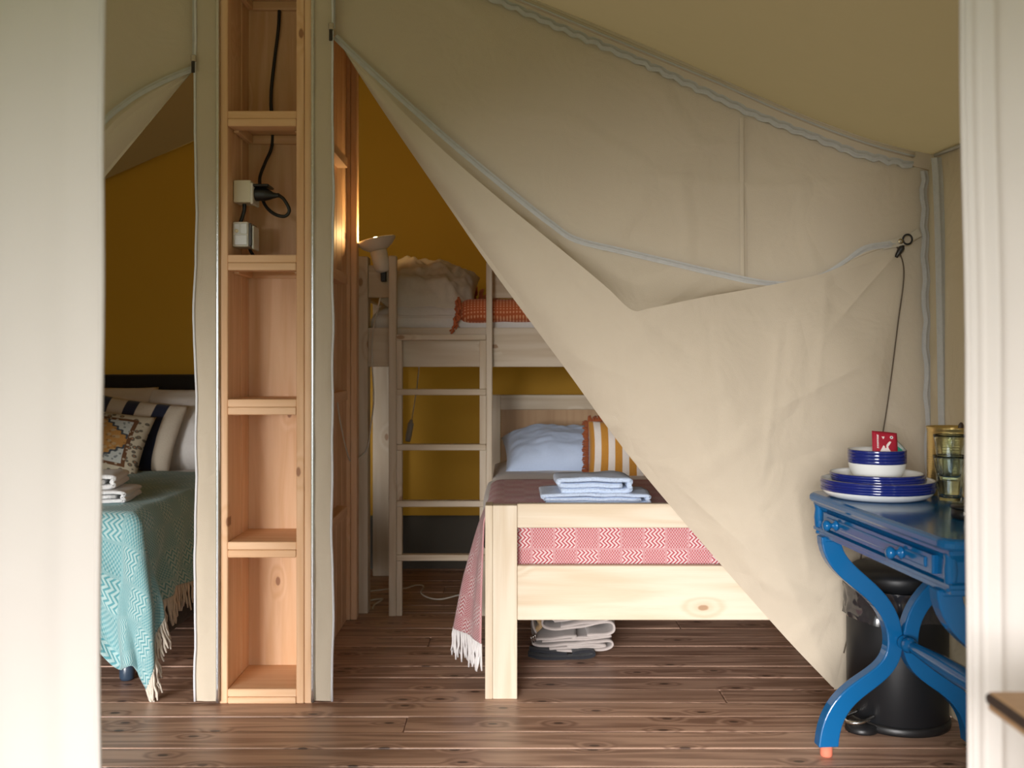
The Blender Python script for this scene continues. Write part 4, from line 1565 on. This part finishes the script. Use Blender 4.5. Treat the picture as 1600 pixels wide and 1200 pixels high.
# black round box
bx_ = root('black_round_box', 'low round black box on the near corner of the blue desk', 'box', (1.168, 2.60, ZTOP))
lathe('body', [(.0001, .0005), (.038, .0005), (.041, .004), (.041, .024), (.038, .025)], BLACKP, (1.168, 2.60, ZTOP), bx_, 40)
lathe('lid', [(.036, .0255), (.042, .026), (.043, .030), (.041, .034), (.0001, .035)], BLACKP, (1.168, 2.60, ZTOP), bx_, 40)
a0 = math.radians(238)
for i, (da, z0, z1) in enumerate(((-.10, .013, .021), (-.03, .015, .019), (.04, .013, .021))):
    a = a0 + da
    cx_, cy_ = 1.168 + .0415 * math.cos(a), 2.60 + .0415 * math.sin(a)
    box('logo_stroke', cx_ - .0012, cx_ + .0012, cy_ - .001, cy_ + .001, ZTOP + z0, ZTOP + z1, WHITEP, bx_, 0)

# ------------------------------------------------------------------ pedal bin under the desk
pb = root('pedal_bin', 'black round pedal bin with a liner bag under the blue desk', 'bin', (1.278, 3.372, 0))
BINM = plain('matt_black_steel', (.010, .011, .013), .42, .03, 60, 0, Specular_IOR_Level=.35)
bc = (1.278, 3.372, 0)
br = .160
lathe('base_ring', [(.0001, .0), (br + .004, 0), (br + .006, .008), (br + .006, .022), (br, .028)], BLACKP, bc, pb, 48)
lathe('body', [(br - .002, .026), (br, .03), (br, .425), (br - .004, .43)], BINM, bc, pb, 64)
V, Fc = [], []
seg, rowsb = 96, 10
for j in range(rowsb + 1):
    k = j / rowsb
    for i in range(seg):
        a = 2 * PI * i / seg
        w = nz(math.cos(a) * 5, math.sin(a) * 5, k * 3) * .010 + abs(nz(math.cos(a) * 13, math.sin(a) * 13, k * 2)) * .009
        drop = .345 - .025 * nz(math.cos(a) * 1.5, math.sin(a) * 1.5, 4)
        z = .452 + (drop - .452) * k
        rr = br + .006 + w * (.3 + k) + (.004 if k < .2 else 0)
        V.append(Vector((bc[0] + rr * math.cos(a), bc[1] + rr * math.sin(a), z)))
for j in range(rowsb):
    for i in range(seg):
        a, b = j * seg + i, j * seg + (i + 1) % seg
        Fc.append((a, b, b + seg, a + seg))
mk('liner_bag', V, Fc, plain('black_bag_film', (.022, .022, .026), .16, Specular_IOR_Level=.7), pb, True)
ml = Matrix.Rotation(math.radians(-2), 3, 'Y')
lathe('lid', [(br - .004, 0), (br + .003, .003), (br + .003, .040), (br - .002, .052), (br - .02, .062), (br * .5, .070), (.0001, .072)], BINM, (bc[0], bc[1], .452), pb, 64, ml)
ped = Vector((-.85, -.53, 0)).normalized()
pp0 = Vector(bc) + ped * (br - .005)
side = Vector((-ped.y, ped.x, 0))
V, Fc = lathe_geo([(.0001, 0), (.050, 0), (.052, .006), (.048, .022), (.0001, .026)], 24, pp0 + ped * .022)
mk('pedal_housing', V, Fc, BLACKP, pb, True)
tube('pedal', [pp0 - side * .032 + Vector((0, 0, .05)), pp0 - side * .032 + ped * .06 + Vector((0, 0, .042)), pp0 + ped * .085 + Vector((0, 0, .038)), pp0 + side * .032 + ped * .06 + Vector((0, 0, .042)), pp0 + side * .032 + Vector((0, 0, .05))], .006, STEEL, pb, 8, 6)

# ------------------------------------------------------------------ outdoor table corner in front of the entrance
ot = root('wooden_table', 'weathered wooden table corner outside the entrance flap', 'table', (1.05, .95, 0))
OAK = {a: wood('weathered_oak_' + a, (.42, .26, .14), (.27, .15, .075), a, rough=.6) for a in 'xyz'}
TX0, TY1, TZ = .653, 1.404, .740
for i in range(5):
    y1 = TY1 - i * .152
    b = box('tabletop_plank', TX0 + .004, 1.45, y1 - .150, y1, TZ - .026, TZ, OAK['x'], ot, .003)
EDG = wood('dark_weathered_edge', (.06, .04, .032), (.025, .017, .014), 'y')
box('edge_board', TX0, TX0 + .022, TY1 - .76, TY1 + .001, TZ - .016, TZ - .0015, EDG, ot, .005, 2)
box('apron', TX0 + .10, 1.42, TY1 - .12, TY1 - .095, TZ - .11, TZ - .026, OAK['x'], ot)
for x in (TX0 + .10, 1.36):
    for y in (TY1 - .12, TY1 - .70):
        box('leg', x, x + .06, y - .06, y, -.0, TZ - .026, OAK['z'], ot)
